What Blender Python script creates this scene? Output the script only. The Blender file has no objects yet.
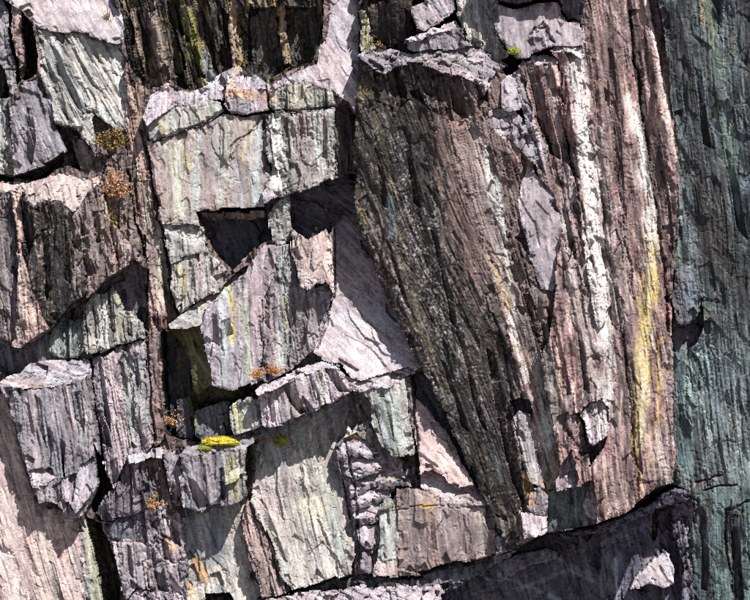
import bpy, math, random, time
import numpy as np
T0 = time.time()
C = bpy.context.scene.collection
scn = bpy.context.scene

# ------------------------------------------------------------------ camera, sky, sun, exposure
S = 0.02            # metres per drawing unit (one unit is one pixel of the photograph at the cliff)
DIST = 90.0         # the camera looks across the quarry
ZC = 14.0           # height of the middle of the picture above the quarry floor
cam = bpy.data.objects.new('camera', bpy.data.cameras.new('camera'))
C.objects.link(cam)
cam.location = (0, -DIST, ZC)
cam.rotation_euler = (math.radians(90), 0, 0)
cam.data.sensor_width = 36
cam.data.lens = 36 * DIST / (750 * S)
cam.data.clip_start = 1
cam.data.clip_end = 1000
scn.camera = cam

LV = np.array([0.33, -0.56, 0.77]); LV /= np.linalg.norm(LV)      # direction to the sun
sun = bpy.data.objects.new('sun', bpy.data.lights.new('sun', 'SUN'))
C.objects.link(sun)
sun.data.energy = 5.0
sun.data.angle = math.radians(0.5)
sun.data.color = (1.0, 0.97, 0.935)
from mathutils import Vector, noise as mnoise
sun.rotation_euler = Vector(LV).to_track_quat('Z', 'Y').to_euler()
w = bpy.data.worlds.new('World'); scn.world = w; w.use_nodes = True
nt = w.node_tree
sky = nt.nodes.new('ShaderNodeTexSky'); sky.sky_type = 'NISHITA'; sky.sun_disc = False
sky.sun_elevation = math.asin(LV[2]); sky.sun_rotation = math.atan2(LV[0], LV[1])
bg = nt.nodes['Background']; bg.inputs[1].default_value = 0.05
nt.links.new(sky.outputs[0], bg.inputs[0])
scn.view_settings.view_transform = 'Standard'
scn.view_settings.look = 'None'
scn.view_settings.gamma = 1
scn.view_settings.exposure = 1.12
scn.cycles.use_denoising = False
scn.cycles.filter_width = 1.05
scn.cycles.max_bounces = 5

# ------------------------------------------------------------------ noise
rng = np.random.RandomState(7)
PERM = np.concatenate([rng.permutation(1024)] * 2).astype(np.int32)
ANG = rng.rand(1024) * 2 * np.pi
GX = np.cos(ANG).astype(np.float32); GY = np.sin(ANG).astype(np.float32)
RV = rng.rand(1024).astype(np.float32)

def perlin(x, y, seed=0):
    x = x.astype(np.float32) + seed * 17.31; y = y.astype(np.float32) + seed * 9.77
    xi = np.floor(x).astype(np.int32); yi = np.floor(y).astype(np.int32)
    fx = x - xi; fy = y - yi
    sx = fx * fx * fx * (fx * (fx * 6 - 15) + 10); sy = fy * fy * fy * (fy * (fy * 6 - 15) + 10)
    xi &= 1023; yi &= 1023
    a = PERM[xi]; b = PERM[(xi + 1) & 1023]
    def g(h, dx, dy): return GX[h] * dx + GY[h] * dy
    n00 = g(PERM[a + yi], fx, fy); n10 = g(PERM[b + yi], fx - 1, fy)
    y1 = (yi + 1) & 1023
    n01 = g(PERM[a + y1], fx, fy - 1); n11 = g(PERM[b + y1], fx - 1, fy - 1)
    return ((n00 * (1 - sx) + n10 * sx) * (1 - sy) + (n01 * (1 - sx) + n11 * sx) * sy) * 1.5

def fbm(x, y, seed=0, oct=3):
    r = perlin(x, y, seed); am = 0.5
    for k in range(1, oct):
        r = r + am * perlin(x * 2.03 ** k, y * 2.03 ** k, seed + k * 5); am *= 0.5
    return r

def voronoi(x, y, seed=0):
    """cell id and distance to the nearest cell border"""
    xi = np.floor(x).astype(np.int32); yi = np.floor(y).astype(np.int32)
    d1 = np.full(x.shape, 9e9, np.float32); d2 = d1.copy(); cid = np.zeros(x.shape, np.int32)
    for dx in (-1, 0, 1):
        for dy in (-1, 0, 1):
            cx = xi + dx; cy = yi + dy
            h = PERM[PERM[(cx + seed * 31) & 1023] + ((cy + seed * 57) & 1023)]
            px = cx + 0.12 + 0.76 * RV[h]; py = cy + 0.12 + 0.76 * RV[(h * 7 + 3) & 1023]
            d = (px - x) ** 2 + (py - y) ** 2
            near = d < d1
            d2 = np.where(near, d1, np.minimum(d2, d)); d1 = np.where(near, d, d1)
            cid = np.where(near, (cx + 500) * 1000 + cy + 500, cid)
    return cid, np.sqrt(d2) - np.sqrt(d1)

def slats(u, v, w, ln, seed):
    """cleavage: long planar splinters, each with its own depth, sideways tilt, length and colour; returns depth, tint"""
    q = u / w + 1.5 * perlin(u / (4 * w), v / (14 * ln), seed + 200) + 0.10 * perlin(u / w, v / (2.2 * ln), seed + 201)
    k = np.floor(q).astype(np.int64); fr = (q - k).astype(np.float32)
    hk = PERM[(k * 17 + seed * 131) & 1023]
    sk = (RV[(hk * 3 + 1) & 1023] - 0.5) * 2.4
    sv = v / ln + RV[hk] * 9 + sk * fr * w / ln * 1.6 + 0.05 * perlin(u / 3, v / 5, seed + 202)
    sg = np.floor(sv); fs = (sv - sg).astype(np.float32); sg = sg.astype(np.int64)
    hh = PERM[(hk + sg * 29) & 1023]
    o = RV[hh] - 0.5; t = RV[(hh * 5 + 7) & 1023] - 0.42; t2 = RV[(hh * 7 + 3) & 1023] - 0.6; c = RV[(hh * 11 + 9) & 1023] - 0.5
    ew = np.minimum(fr, 1 - fr) * w; es = np.minimum(fs, 1 - fs) * ln
    gr = (ew < 0.55) * (RV[(hh * 13 + 2) & 1023] > 0.35) + (es < 0.7) * (RV[(hh * 15 + 4) & 1023] > 0.4)
    return o + t * (fr - 0.5) * 1.8 - t2 * (fs - 0.5) * 0.7, c, np.minimum(gr, 1).astype(np.float32)

def scars(x, y, seed, g=0.55, k=0.5, bits=0.5):
    """conchoidal scars: the lowest of many shallow bowls, so that they meet in sharp ridges (cell units)"""
    xi = np.floor(x).astype(np.int32); yi = np.floor(y).astype(np.int32)
    best = np.full(x.shape, 9e9, np.float32); cid = np.zeros(x.shape, np.int32)
    for dx in (-1, 0, 1):
        for dy in (-1, 0, 1):
            cx = xi + dx; cy = yi + dy
            h = PERM[PERM[(cx + seed * 31) & 1023] + ((cy + seed * 57) & 1023)]
            px = x - cx - 0.1 - 0.8 * RV[h]; py = y - cy - 0.1 - 0.8 * RV[(h * 7 + 3) & 1023]
            v = bits * RV[(h * 5 + 1) & 1023] + g * (RV[(h * 9 + 2) & 1023] - 0.5) * 2 * px + g * (RV[(h * 13 + 8) & 1023] - 0.5) * py + k * (px * px + py * py)
            m = v < best
            cid = np.where(m, h, cid); best = np.where(m, v, best)
    return best, cid

def sm(x, a, b):
    t = np.clip((x - a) / (b - a), 0, 1); return t * t * (3 - 2 * t)

# ------------------------------------------------------------------ colours (albedo, given as sRGB hex then darkened)
def hx(s, k=0.60):
    c = np.array([int(s[i:i + 2], 16) / 255 for i in (0, 2, 4)])
    c = np.where(c <= 0.04045, c / 12.92, ((c + 0.055) / 1.055) ** 2.4)
    return (c * k).astype(np.float32)

PAL = {
    'mauve': ['9e8f99', '857882', 'b6aab2', '635660'],
    'palem': ['b3a5af', '9b8b95', 'c6bbc0', '847680'],
    'pink': ['bda9a4', 'a8938f', 'cdbfba', '857170'],
    'greym': ['8f858f', '756c76', 'aca4a9', '4f4751'],
    'greygr': ['a9a8a0', '8f908a', 'c6c5bd', '6d6b68'],
    'paleg': ['aeada6', '96968f', 'c8c6bf', '7a7873'],
    'mixed': ['b2aca2', 'a59492', 'a2a89c', '7b6b69'],
    'cream': ['a9a49e', '968c8b', 'c2bdb6', '746c6c'],
    'brownm': ['94807c', '7b6866', 'ab9c98', '554646'],
    'red': ['977d79', '7d635f', 'b09894', '4d3937'],
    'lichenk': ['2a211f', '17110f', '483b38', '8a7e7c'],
    'dark': ['38322f', '272221', '534945', '1b1817'],
    'olive':   ['4d4a35', '3a3826', '686346', '2b2a22'],
    'darkcol': ['443d35', '211e1b', '978568', '141211'],
    'indigo': ['4c4a58', '3a3845', '656473', '29282f'],  # rock in shade: the blue of the shade is put into the colour
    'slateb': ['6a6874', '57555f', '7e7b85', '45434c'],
    'teal': ['4a5d61', '2f4045', '6f878b', '1e2427'],
    'front': ['927070', '6b4c4c', 'c4b0aa', '312121'],
    'white': ['b9acaa', 'a08f8d', 'd3cbc6', '7c6c6a'],
}
def desat(c, k): return c * k + c.mean() * (1 - k) * np.array([1.02, 0.99, 0.99], np.float32)
PAL = {k: [desat(hx(c), 0.95 if k in ('indigo', 'slateb', 'olive') else 0.5 if k in ('greygr', 'paleg', 'mixed') else 0.66 if k in ('teal', 'mauve', 'palem', 'greym') else 0.92) for c in v] for k, v in PAL.items()}

# relief styles: broad, ridge, fine ridge, terrace, grain, bevel, crack  (drawing units)
ST = {
    'smooth':  dict(broad=2.5, ridge=0.15, terr=0.7, grain=0.05, bev=0.8, crack=0.6, uw=14, vl=60, K=0.8, mi=.12, slot=0, w1=16, s1=0.25, s3=0.06, ct=.10, cu=26, asp=1.3),
    'polish':  dict(broad=2.5, ridge=0.1, terr=0.25, grain=0.04, bev=0.8, crack=0.3, uw=14, vl=60, K=0.32, mi=.08, slot=0, w1=18, s1=0.12, s3=0.05, ct=.07, cu=30, asp=1.2),
    'slab':    dict(broad=2.5, ridge=0.5, terr=0.8, grain=0.08, bev=1.0, crack=0.8, uw=15, vl=110, K=0.65, mi=.35, slot=.2, w1=13, s1=0.9, s3=0.14, ct=.24, cu=26, asp=2.0),
    'flute':   dict(broad=3.0, ridge=3.6, terr=0.6, grain=0.08, bev=1.5, crack=0.4, uw=10, vl=90, K=0.5, mi=.3, slot=.7, w1=11, s1=1.6, s3=0.2, ct=.22, cu=20, asp=3.0),
    'cleave':  dict(broad=3.0, ridge=0.8, terr=1.2, grain=0.12, bev=1.5, crack=0.7, uw=12, vl=80, K=0.95, mi=.5, slot=.4, w1=11, s1=3.6, s3=0.22, ct=.36, cu=22, asp=2.4),
    'rough':   dict(broad=3.0, ridge=0.8, terr=2.2, grain=0.22, bev=1.5, crack=0.9, uw=12, vl=45, K=1.5, mi=.8, slot=.6, w1=9, s1=3.2, s3=0.35, ct=.42, cu=20, asp=1.6),
    'lichen':  dict(broad=4.0, ridge=0.5, terr=1.2, grain=0.75, bev=1.2, crack=0.6, uw=16, vl=160, K=0.6, mi=1.4, slot=.2, w1=9, s1=0.8, s3=0.45, ct=.36, cu=24, asp=3.2),
    'front':   dict(broad=4.0, ridge=1.1, terr=1.0, grain=0.65, bev=1.2, crack=0.6, uw=18, vl=260, K=0.65, mi=1.3, slot=.25, w1=9, s1=1.0, s3=0.45, ct=.40, cu=26, asp=4.0),
    'wall':    dict(broad=4.0, ridge=0.8, terr=1.0, grain=0.35, bev=1.0, crack=0.8, uw=16, vl=120, K=0.8, mi=.9, slot=.3, w1=10, s1=1.2, s3=0.3, ct=.30, cu=28, asp=2.2),
}

# ------------------------------------------------------------------ the drawing of the cliff
FACETS = []
THINGS = {}
def thing(key, name, label, cat, group=None, kind=None):
    THINGS[key] = dict(name=name, label=label, cat=cat, group=group, kind=kind)

def F(key, part, poly, h, a=0.0, b=0.0, st='slab', pal='mauve', th=8, ref=None, split=None, tint=None, mix=1.0):
    poly = np.array(poly, float)
    if ref is None: ref = poly.mean(0)
    FACETS.append(dict(key=key, part=part, poly=poly, h=h, a=a, b=b, st=st, pal=pal, th=math.radians(th), ref=ref,
                       split=split, tint=tint, mix=mix))

#@@FACETS@@
# deep rock behind everything
thing('face', 'rock_face', None, None, kind='structure')
F('face', 'recess', [(-90,-90),(850,-90),(850,700),(-90,700)], 6, st='rough', pal='brownm', ref=(375,300), tint=(.6,.57,.58))

# ---- top left
thing('tl_slab', 'rock_slab', 'smooth pale mauve slab filling the top left corner above the fluted rock', 'rock slab')
thing('tl_shards', 'rock_shards', 'thin upright slate blades standing in the black gap at the upper left edge', 'slate blades')
F('face', 'recess', [(-90,-90),(10,-90),(8,2),(25,12),(38,28),(42,75),(22,84),(16,100),(-90,98)], -35, st='rough', pal='dark')
F('tl_shards', 'blade', [(-90,-10),(2,0),(8,10),(12,60),(16,95),(10,98),(4,70),(-3,60),(-90,60)], -2, a=-.3, st='flute', pal='greym', th=10)
F('tl_shards', 'slate_blade', [(12,4),(18,6),(23,14),(24,50),(24,70),(19,82),(16,55),(13,25)], -6, a=-.4, st='flute', pal='brownm', th=5)
F('tl_slab', 'face', [(8,-90),(118,-90),(116,0),(122,18),(124,34),(125,43),(116,45),(106,42),(98,38),(85,34),(68,31),(55,30),(38,27),(25,12),(8,2)], 8, b=-.32, ref=(80,32), st='polish', pal='palem', th=35)
thing('fluted', 'rock_block', 'pale grey block with deep slanting flutes, speckled mint on its right edge', 'rock')
F('fluted', '', [(38,27),(55,30),(85,34),(100,40),(118,45),(128,60),(130,95),(126,130),(118,130),(97,113),(93,120),(96,158),(88,142),(75,129),(55,125),(50,100),(42,75),(39,50)], 8, a=-.1, b=-.18, st='flute', pal='greygr', th=26)
thing('lump', 'rock_block', 'rounded mauve block left of the heather, right above the black crack', 'rock')
F('lump', '', [(20,82),(38,75),(46,88),(52,105),(56,125),(70,130),(70,150),(55,160),(45,165),(30,175),(15,178),(12,150),(8,110),(20,98)], 14, a=-.12, b=-.15, st='slab', pal='greym', th=20)
F('face', 'recess', [(55,127),(72,130),(84,140),(92,152),(95,170),(80,172),(70,166),(55,172),(40,180),(0,182),(0,174),(15,177),(45,166),(58,158),(68,150)], -8, st='rough', pal='dark')
thing('chip_tl', 'rock_block', 'small dark chipped block hanging in the hollow just left of the upper heather', 'rock')
F('chip_tl', '', [(72,136),(84,140),(92,150),(95,168),(88,172),(80,170),(76,155)], 4, st='rough', pal='brownm')
thing('tl_green', 'rock_slab', 'grey-green slab strip at the left edge above the black crack', 'rock slab')
F('tl_green', '', [(-90,98),(10,98),(14,150),(15,174),(-90,176)], 8, a=-.1, st='cleave', pal='paleg', th=8)

# ---- upper dark recess of leaning columns
thing('olive_cols', 'rock_column_band', 'band of dark leaning slate columns with olive and ochre streaks along the top', 'rock columns')
F('olive_cols', 'column', [(118,-90),(326,-90),(325,0),(322,45),(312,62),(290,70),(270,84),(245,80),(238,64),(222,76),(200,88),(185,90),(172,84),(160,88),(148,90),(133,78),(125,45),(122,20)], -8, b=.12, st='rough', pal='darkcol', th=14, split=('slat', 15, 13, 50))
F('face', 'recess', [(250,8),(318,8),(320,45),(310,62),(290,68),(270,80),(250,80),(246,70),(248,40)], -30, b=.1, st='wall', pal='dark')
F('olive_cols', 'rib', [(274,-20),(284,-20),(286,30),(292,62),(284,66),(280,40)], -10, a=-.3, st='rough', pal='brownm', th=8)
F('olive_cols', 'rib', [(228,-20),(238,-20),(238,30),(243,62),(234,68),(230,40)], -4, a=-.3, st='rough', pal='brownm', th=8)

# ---- central upper ledge
thing('ledge_l', 'rock_ledge', 'mauve topped ledge left of the orange stained block under the dark columns', 'rock ledge')
F('ledge_l', 'top', [(143,118),(150,98),(156,90),(165,83),(175,88),(188,92),(200,86),(215,78),(222,74),(226,90),(222,100),(205,103),(190,105),(175,108),(168,112),(155,122),(148,128)], 20, b=-.75, ref=(190,106), st='slab', pal='palem', th=0)
F('ledge_l', 'front', [(148,128),(155,120),(168,111),(190,105),(208,102),(218,104),(222,112),(210,122),(190,129),(165,138),(150,142)], 20, b=-.05, st='smooth', pal='greygr', th=10)
thing('ledge_o', 'rock_block', 'squarish ledge block washed orange across its face, over the long crack', 'rock')
F('ledge_o', 'top', [(222,72),(240,62),(243,76),(256,75),(270,84),(272,90),(240,92),(226,95)], 22, b=-.8, ref=(248,92), st='slab', pal='palem', th=0)
F('ledge_o', 'front', [(226,90),(240,90),(272,88),(270,110),(245,114),(230,114),(222,106)], 22, st='slab', pal='palem', th=8)
thing('ledge_r', 'rock_ledge', 'sweeping pale mauve ledge that rises to the top edge beside the black recess', 'rock ledge')
F('ledge_r', 'front', [(272,90),(285,80),(300,76),(318,84),(335,92),(342,100),(338,108),(310,111),(275,113),(270,104)], 20, st='rough', pal='greygr', th=4, tint=(.8,.78,.72))
F('ledge_r', 'top', [(270,92),(272,84),(288,75),(300,68),(318,62),(321,45),(328,30),(330,0),(330,-90),(372,-90),(372,0),(378,5),(368,15),(360,30),(362,60),(367,88),(366,106),(356,113),(350,102),(340,98),(332,91),(318,86),(303,78),(288,82)], 26, a=.05, b=-.42, ref=(340,95), st='polish', pal='palem', th=30)

# ---- central upper face
thing('upface', 'rock_block', 'broad block striped pale green, cream and brown between long crack and dark hollows', 'rock')
F('upface', 'face', [(146,144),(165,139),(190,130),(210,123),(222,115),(245,117),(266,114),(266,150),(270,175),(262,200),(266,210),(255,213),(230,214),(205,209),(198,212),(200,226),(162,227),(156,200),(150,170)], 20, b=-.08, st='smooth', pal='mixed', th=3, tint=(.83,.79,.8))
F('upface', 'rough_panel', [(266,115),(280,112),(310,111),(336,108),(337,150),(335,178),(310,190),(290,193),(278,196),(272,170),(266,150)], 23, a=-.1, st='rough', pal='mixed', th=2, tint=(.83,.8,.81))
F('upface', 'side', [(336,108),(348,104),(356,114),(357,172),(346,177),(335,178)], 12, a=-.8, st='rough', pal='brownm', th=2, tint=(.5,.5,.5), ref=(336,140))  # dark tint: shadow of the ledge above put into the colour
thing('pinkchip', 'rock_sliver', 'smooth pink sliver pointing up between the pale face and the rough panel', 'rock sliver')
F('pinkchip', '', [(272,163),(279,172),(280,192),(268,202),(262,206),(257,203),(265,190)], 30, a=-.2, b=-.3, st='smooth', pal='palem')
thing('wedge', 'rock_wedge', 'grey-green wedge hanging between the two dark hollows', 'rock wedge')
F('wedge', '', [(285,193),(293,200),(291,235),(286,243),(275,246),(268,240),(270,215),(277,200)], 14, a=-.1, st='rough', pal='greygr', tint=(.8,.8,.8))
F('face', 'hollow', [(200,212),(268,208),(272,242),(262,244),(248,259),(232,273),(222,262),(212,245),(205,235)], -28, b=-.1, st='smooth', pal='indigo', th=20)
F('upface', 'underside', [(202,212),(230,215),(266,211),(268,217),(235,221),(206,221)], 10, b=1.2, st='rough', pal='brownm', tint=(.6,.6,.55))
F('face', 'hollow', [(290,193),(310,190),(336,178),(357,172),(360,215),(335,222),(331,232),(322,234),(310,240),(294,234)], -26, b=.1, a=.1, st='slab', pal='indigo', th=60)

# ---- pale blocks left of the hollow
thing('pale1', 'rock_block', 'small cracked whitish block at the left of the dark hollow, upper of two', 'rock')
F('pale1', '', [(162,227),(188,224),(200,226),(204,240),(208,252),(190,256),(172,262),(166,245)], 17, a=-.1, b=-.1, st='slab', pal='paleg', th=5, tint=(.9,.88,.88))
thing('pale2', 'rock_block', 'small yellow-streaked whitish block below its twin at the left of the dark hollow', 'rock')
F('pale2', '', [(172,262),(190,256),(208,252),(216,258),(226,274),(224,285),(208,296),(192,304),(180,312),(174,300),(170,280)], 18, b=-.12, st='cleave', pal='paleg', th=5, tint=(.83,.8,.81))

# ---- strip zone
thing('strips', 'rock_strip_band', 'tall bundle of narrow reddish slate slats between the heather and the pale face', 'slate strips')
F('strips', 'slat', [(126,60),(132,90),(138,130),(146,140),(152,170),(158,210),(166,250),(172,290),(178,315),(165,328),(156,332),(148,330),(148,268),(140,240),(133,210),(131,165),(125,132)], 12, a=-.05, st='cleave', pal='red', th=9, split=('slat', 13, 3, 90))

# ---- left pink-topped block
thing('bigleft', 'rock_block', 'big overhanging block at the left edge, pink sloping top, black streaked front', 'rock')
F('bigleft', 'top', [(-90,182),(0,182),(20,184),(40,178),(60,172),(75,178),(85,180),(105,172),(115,163),(122,163),(112,178),(90,190),(80,205),(72,215),(60,202),(50,208),(42,203),(34,208),(22,196),(10,192),(-90,196)], 34, b=-.85, ref=(60,204), st='smooth', pal='pink', th=15)
F('bigleft', 'front', [(22,194),(34,204),(60,200),(72,210),(84,215),(84,250),(86,294),(70,305),(56,322),(44,322),(34,300),(24,260),(20,230)], 36, b=.12, a=.1, st='lichen', pal='lichenk', th=4, split=('slat', 16, 2))
F('bigleft', 'left_column', [(-90,194),(8,192),(14,194),(20,230),(22,300),(15,345),(5,340),(-90,345)], 22, a=-.1, st='cleave', pal='greym', th=8, tint=(.85,.8,.78), split=('slat', 13, 5))
F('bigleft', 'left_column', [(10,194),(22,196),(23,210),(22,255),(30,280),(40,315),(48,328),(22,347),(14,345),(18,300),(17,240)], 36, a=-.15, b=-.05, st='rough', pal='pink', th=8, tint=(.85,.8,.78))
F('bigleft', 'front', [(72,212),(80,204),(90,188),(102,180),(104,200),(110,215),(122,225),(134,235),(146,258),(147,267),(135,262),(120,270),(110,276),(100,284),(97,293),(86,298),(84,260),(80,230)], 36, a=-.1, st='rough', pal='brownm', th=8, split=('slat', 15, 3), tint=(.95,.93,.92))
thing('heatherdark', 'rock_block', 'dark notched rock column carrying the heather, left of the reddish slats', 'rock')
F('heatherdark', '', [(103,175),(108,160),(120,152),(133,160),(134,212),(136,232),(146,258),(132,245),(118,228),(108,215)], 20, st='rough', pal='brownm', th=2, tint=(.65,.62,.58))

# ---- below it
F('face', 'recess', [(-90,345),(14,345),(30,347),(50,330),(62,316),(90,298),(100,285),(135,263),(148,268),(148,332),(145,340),(90,362),(60,362),(30,364),(20,374),(-90,374)], -6, b=-.1, st='slab', pal='greym', th=10, tint=(.6,.62,.66))  # darkened and cooled: shade under the overhang put into the colour
thing('greygreen', 'rock_block', 'ragged grey-green block lit below the overhang of the black streaked block', 'rock')
F('greygreen', 'shard', [(84,306),(94,292),(104,294),(112,286),(118,296),(123,308),(130,310),(136,320),(144,324),(145,336),(130,342),(110,346),(92,356),(80,350),(82,325)], 18, b=-.25, st='cleave', pal='paleg', th=8, tint=(.8,.8,.79), split=('slat', 15, 3))
F('greygreen', 'shard', [(50,330),(62,318),(74,322),(84,318),(84,350),(78,358),(62,358),(48,352)], 6, b=-.1, st='cleave', pal='greygr', th=2, tint=(.7,.75,.75), split=('slat', 12, 3))

thing('biggrey', 'rock_block', 'large fluted grey-mauve block with a flat lit top, low at the left', 'rock')
F('biggrey', 'top', [(-5,388),(6,378),(20,374),(28,364),(50,361),(70,362),(86,360),(91,374),(80,382),(50,388),(25,390)], 38, b=-.9, ref=(45,388), st='smooth', pal='palem', th=75)
F('biggrey', 'front', [(-5,388),(25,389),(50,387),(80,381),(91,373),(95,410),(100,460),(98,485),(92,500),(80,518),(70,522),(60,508),(48,502),(38,504),(30,480),(16,430),(8,400)], 38, b=-.06, a=-.03, st='flute', pal='greym', th=6)
F('biggrey', 'broken_edge', [(30,470),(52,468),(56,480),(48,486),(32,488)], 41, b=-.7, st='smooth', pal='palem')
F('biggrey', 'broken_edge', [(80,466),(92,456),(103,462),(101,480),(88,498),(76,512),(70,500)], 43, b=-.5, a=.1, st='slab', pal='palem')
F('biggrey', 'broken_edge', [(62,480),(78,474),(74,500),(64,502)], 42, b=-.4, st='slab', pal='mauve')

thing('midcol', 'rock_column_band', 'bundle of mauve and green slate columns between the fluted grey block and the mossy alcove', 'rock columns')
F('midcol', 'column', [(90,362),(115,348),(140,340),(146,338),(149,400),(155,440),(148,452),(132,458),(126,478),(114,492),(106,470),(98,420),(93,390)], 22, b=-.08, st='cleave', pal='mauve', th=7, split=('slat', 15, 3))
F('midcol', 'column', [(146,336),(152,328),(163,330),(164,360),(166,420),(164,440),(155,448),(150,420),(148,380)], 14, st='rough', pal='brownm', th=3, tint=(.85,.8,.78))
F('face', 'recess', [(96,440),(106,462),(114,490),(112,520),(100,518),(92,505),(100,480)], -15, st='rough', pal='dark')
thing('lowdark', 'rock_block', 'splintered dark mauve block below the mauve and green columns, with a jagged bottom edge', 'rock')
F('lowdark', 'splinter', [(106,492),(114,488),(126,462),(136,455),(148,452),(152,470),(158,500),(152,508),(138,514),(122,520),(104,520),(96,512)], 20, st='rough', pal='greym', th=4, split=('slat', 13, 5), tint=(.75,.72,.74))
F('lowdark', 'top', [(126,458),(140,452),(160,448),(166,452),(162,458),(146,460),(130,464)], 26, b=-.9, st='smooth', pal='palem')
F('lowdark', 'splinter', [(146,458),(162,456),(170,490),(174,508),(160,510),(154,500)], 12, a=.3, st='flute', pal='brownm', tint=(.6,.58,.58), th=10)
F('lowdark', 'splinter', [(162,452),(178,450),(183,460),(182,504),(174,506),(168,480)], 24, a=-.2, st='cleave', pal='greym', th=6)

# ---- alcove
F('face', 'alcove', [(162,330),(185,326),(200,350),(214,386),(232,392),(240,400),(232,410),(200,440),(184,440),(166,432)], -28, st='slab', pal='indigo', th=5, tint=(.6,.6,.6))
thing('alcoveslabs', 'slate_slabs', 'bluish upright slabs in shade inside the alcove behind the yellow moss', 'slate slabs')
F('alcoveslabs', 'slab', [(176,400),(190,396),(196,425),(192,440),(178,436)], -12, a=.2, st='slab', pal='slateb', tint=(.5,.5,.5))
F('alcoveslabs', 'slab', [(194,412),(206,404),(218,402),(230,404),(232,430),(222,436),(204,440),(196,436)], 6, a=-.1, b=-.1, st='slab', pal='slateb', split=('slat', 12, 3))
thing('wedgeface', 'rock_block', 'central jutting mauve face with a yellow streak, olive on its shaded left side', 'rock')
F('wedgeface', 'olive_side', [(166,326),(186,322),(200,324),(206,352),(214,386),(200,396),(194,392),(186,350),(180,342)], 20, a=.75, b=.1, ref=(205,355), st='slab', pal='olive', th=25, tint=(1.5,1.45,1.1))
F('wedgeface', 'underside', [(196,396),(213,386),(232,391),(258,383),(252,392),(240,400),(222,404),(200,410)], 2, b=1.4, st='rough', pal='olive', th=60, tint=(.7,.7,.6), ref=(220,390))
F('wedgeface', 'left_face', [(196,324),(215,300),(230,288),(248,268),(262,246),(276,246),(275,270),(266,300),(262,340),(260,380),(246,386),(232,391),(213,386),(206,352),(200,335)], 30, b=-.08, a=.0, st='smooth', pal='mauve', th=4)
F('wedgeface', 'right_face', [(275,246),(292,242),(300,268),(310,288),(325,284),(333,296),(326,322),(316,350),(304,360),(288,371),(268,380),(258,378),(262,340),(265,300),(274,272)], 26, a=-.22, b=-.1, st='cleave', pal='greym', th=8, ref=(265,320))
F('wedgeface', 'pale_top', [(168,322),(182,312),(196,303),(215,292),(230,276),(249,264),(247,272),(232,284),(226,292),(203,312),(198,325),(184,327),(170,326)], 31, b=-.9, ref=(200,320), st='smooth', pal='cream', th=60)
thing('spike', 'rock_block', 'pink splintered block with a toothed top under the right hollow', 'rock')
F('spike', '', [(292,228),(298,234),(306,240),(316,235),(325,227),(331,238),(333,292),(326,284),(318,282),(310,290),(302,285),(296,268),(291,248)], 30, b=-.15, st='slab', pal='pink', th=6)

# ---- chute
thing('chute', 'rock_slab', 'smooth sloping mauve slab, half in the shadow of the dark buttress', 'rock slab')
F('chute', '', [(333,222),(340,218),(357,214),(366,245),(384,290),(404,330),(420,366),(412,372),(400,373),(358,380),(348,376),(340,364),(326,360),(314,354),(322,325),(333,298)], 9, a=-.1, b=-.42, ref=(370,340), st='polish', pal='palem', th=45)
thing('chute2', 'rock_slab', 'narrow slab running down in the shadow along the foot of the dark buttress', 'rock slab')
F('chute2', '', [(408,372),(422,370),(452,420),(482,470),(508,515),(498,512),(470,500),(440,470),(414,440),(410,400)], 0, b=-.12, a=.1, st='slab', pal='slateb', th=28)  # the chute carried on, with its blue shade put into the colour

# ---- rib shelf
thing('ribshelf', 'rock_ledge', 'protruding ribbed ledge that throws a dark shadow, orange tufts on its top', 'rock ledge')
F('ribshelf', 'top', [(256,390),(262,384),(275,379),(288,376),(302,367),(322,361),(334,364),(344,376),(340,380),(322,372),(300,378),(275,390),(260,396)], 40, b=-.9, ref=(300,376), st='smooth', pal='palem', th=70)
F('ribshelf', 'rib', [(257,395),(275,388),(300,376),(320,369),(336,372),(346,380),(356,388),(345,398),(335,402),(318,409),(300,416),(285,424),(272,429),(262,424),(258,405)], 41, b=-.1, st='flute', pal='palem', th=12, split=('slat', 17, 4))
thing('yellowrib', 'rock_block', 'yellow-green stained rib left of the protruding ribbed ledge', 'rock')
F('yellowrib', '', [(229,412),(238,402),(250,396),(258,400),(261,424),(250,433),(238,440),(231,428)], 34, a=-.1, b=-.15, st='flute', pal='greygr', th=8)
thing('ledgeq', 'rock_ledge', 'thin bright mauve ledge between the ribbed ledge and the dark buttress', 'rock ledge')
F('ledgeq', '', [(342,376),(358,379),(380,374),(400,371),(413,368),(414,374),(406,380),(392,386),(372,388),(360,391),(350,388)], 28, b=-.9, ref=(380,387), st='slab', pal='palem', th=75)

# ---- cream slab under the shelf
thing('creamslab', 'rock_slab', 'large cream and green slab low in the centre, its top in shadow', 'rock slab')
F('creamslab', '', [(250,436),(262,426),(285,424),(300,416),(335,402),(358,390),(366,394),(372,404),(368,420),(350,436),(336,446),(338,462),(345,490),(352,520),(356,555),(350,572),(330,578),(310,584),(292,590),(282,575),(272,545),(258,515),(248,498),(246,470)], 8, b=-.3, ref=(300,500), st='slab', pal='cream', th=13)
thing('flaked', 'rock_slab', 'narrow flaking brown slab along the left side of the large cream slab', 'rock slab')
F('flaked', 'flake', [(246,495),(256,512),(270,545),(282,576),(288,590),(290,660),(262,660),(262,600),(250,560),(240,520)], 12, b=-.25, st='cleave', pal='brownm', th=15, ref=(262,540), tint=(1.1,1.1,1.1), split=('slat', 14, 3))
thing('bluishblock', 'rock_block', 'pale blue-green block below the bright ledge, right of the stacked slates', 'rock')
F('bluishblock', 'front', [(362,392),(375,388),(392,386),(404,381),(410,400),(413,440),(416,452),(400,456),(385,452),(378,440),(370,425),(372,404)], 26, b=-.1, st='slab', pal='paleg', th=14, tint=(.83,.85,.85))
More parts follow.
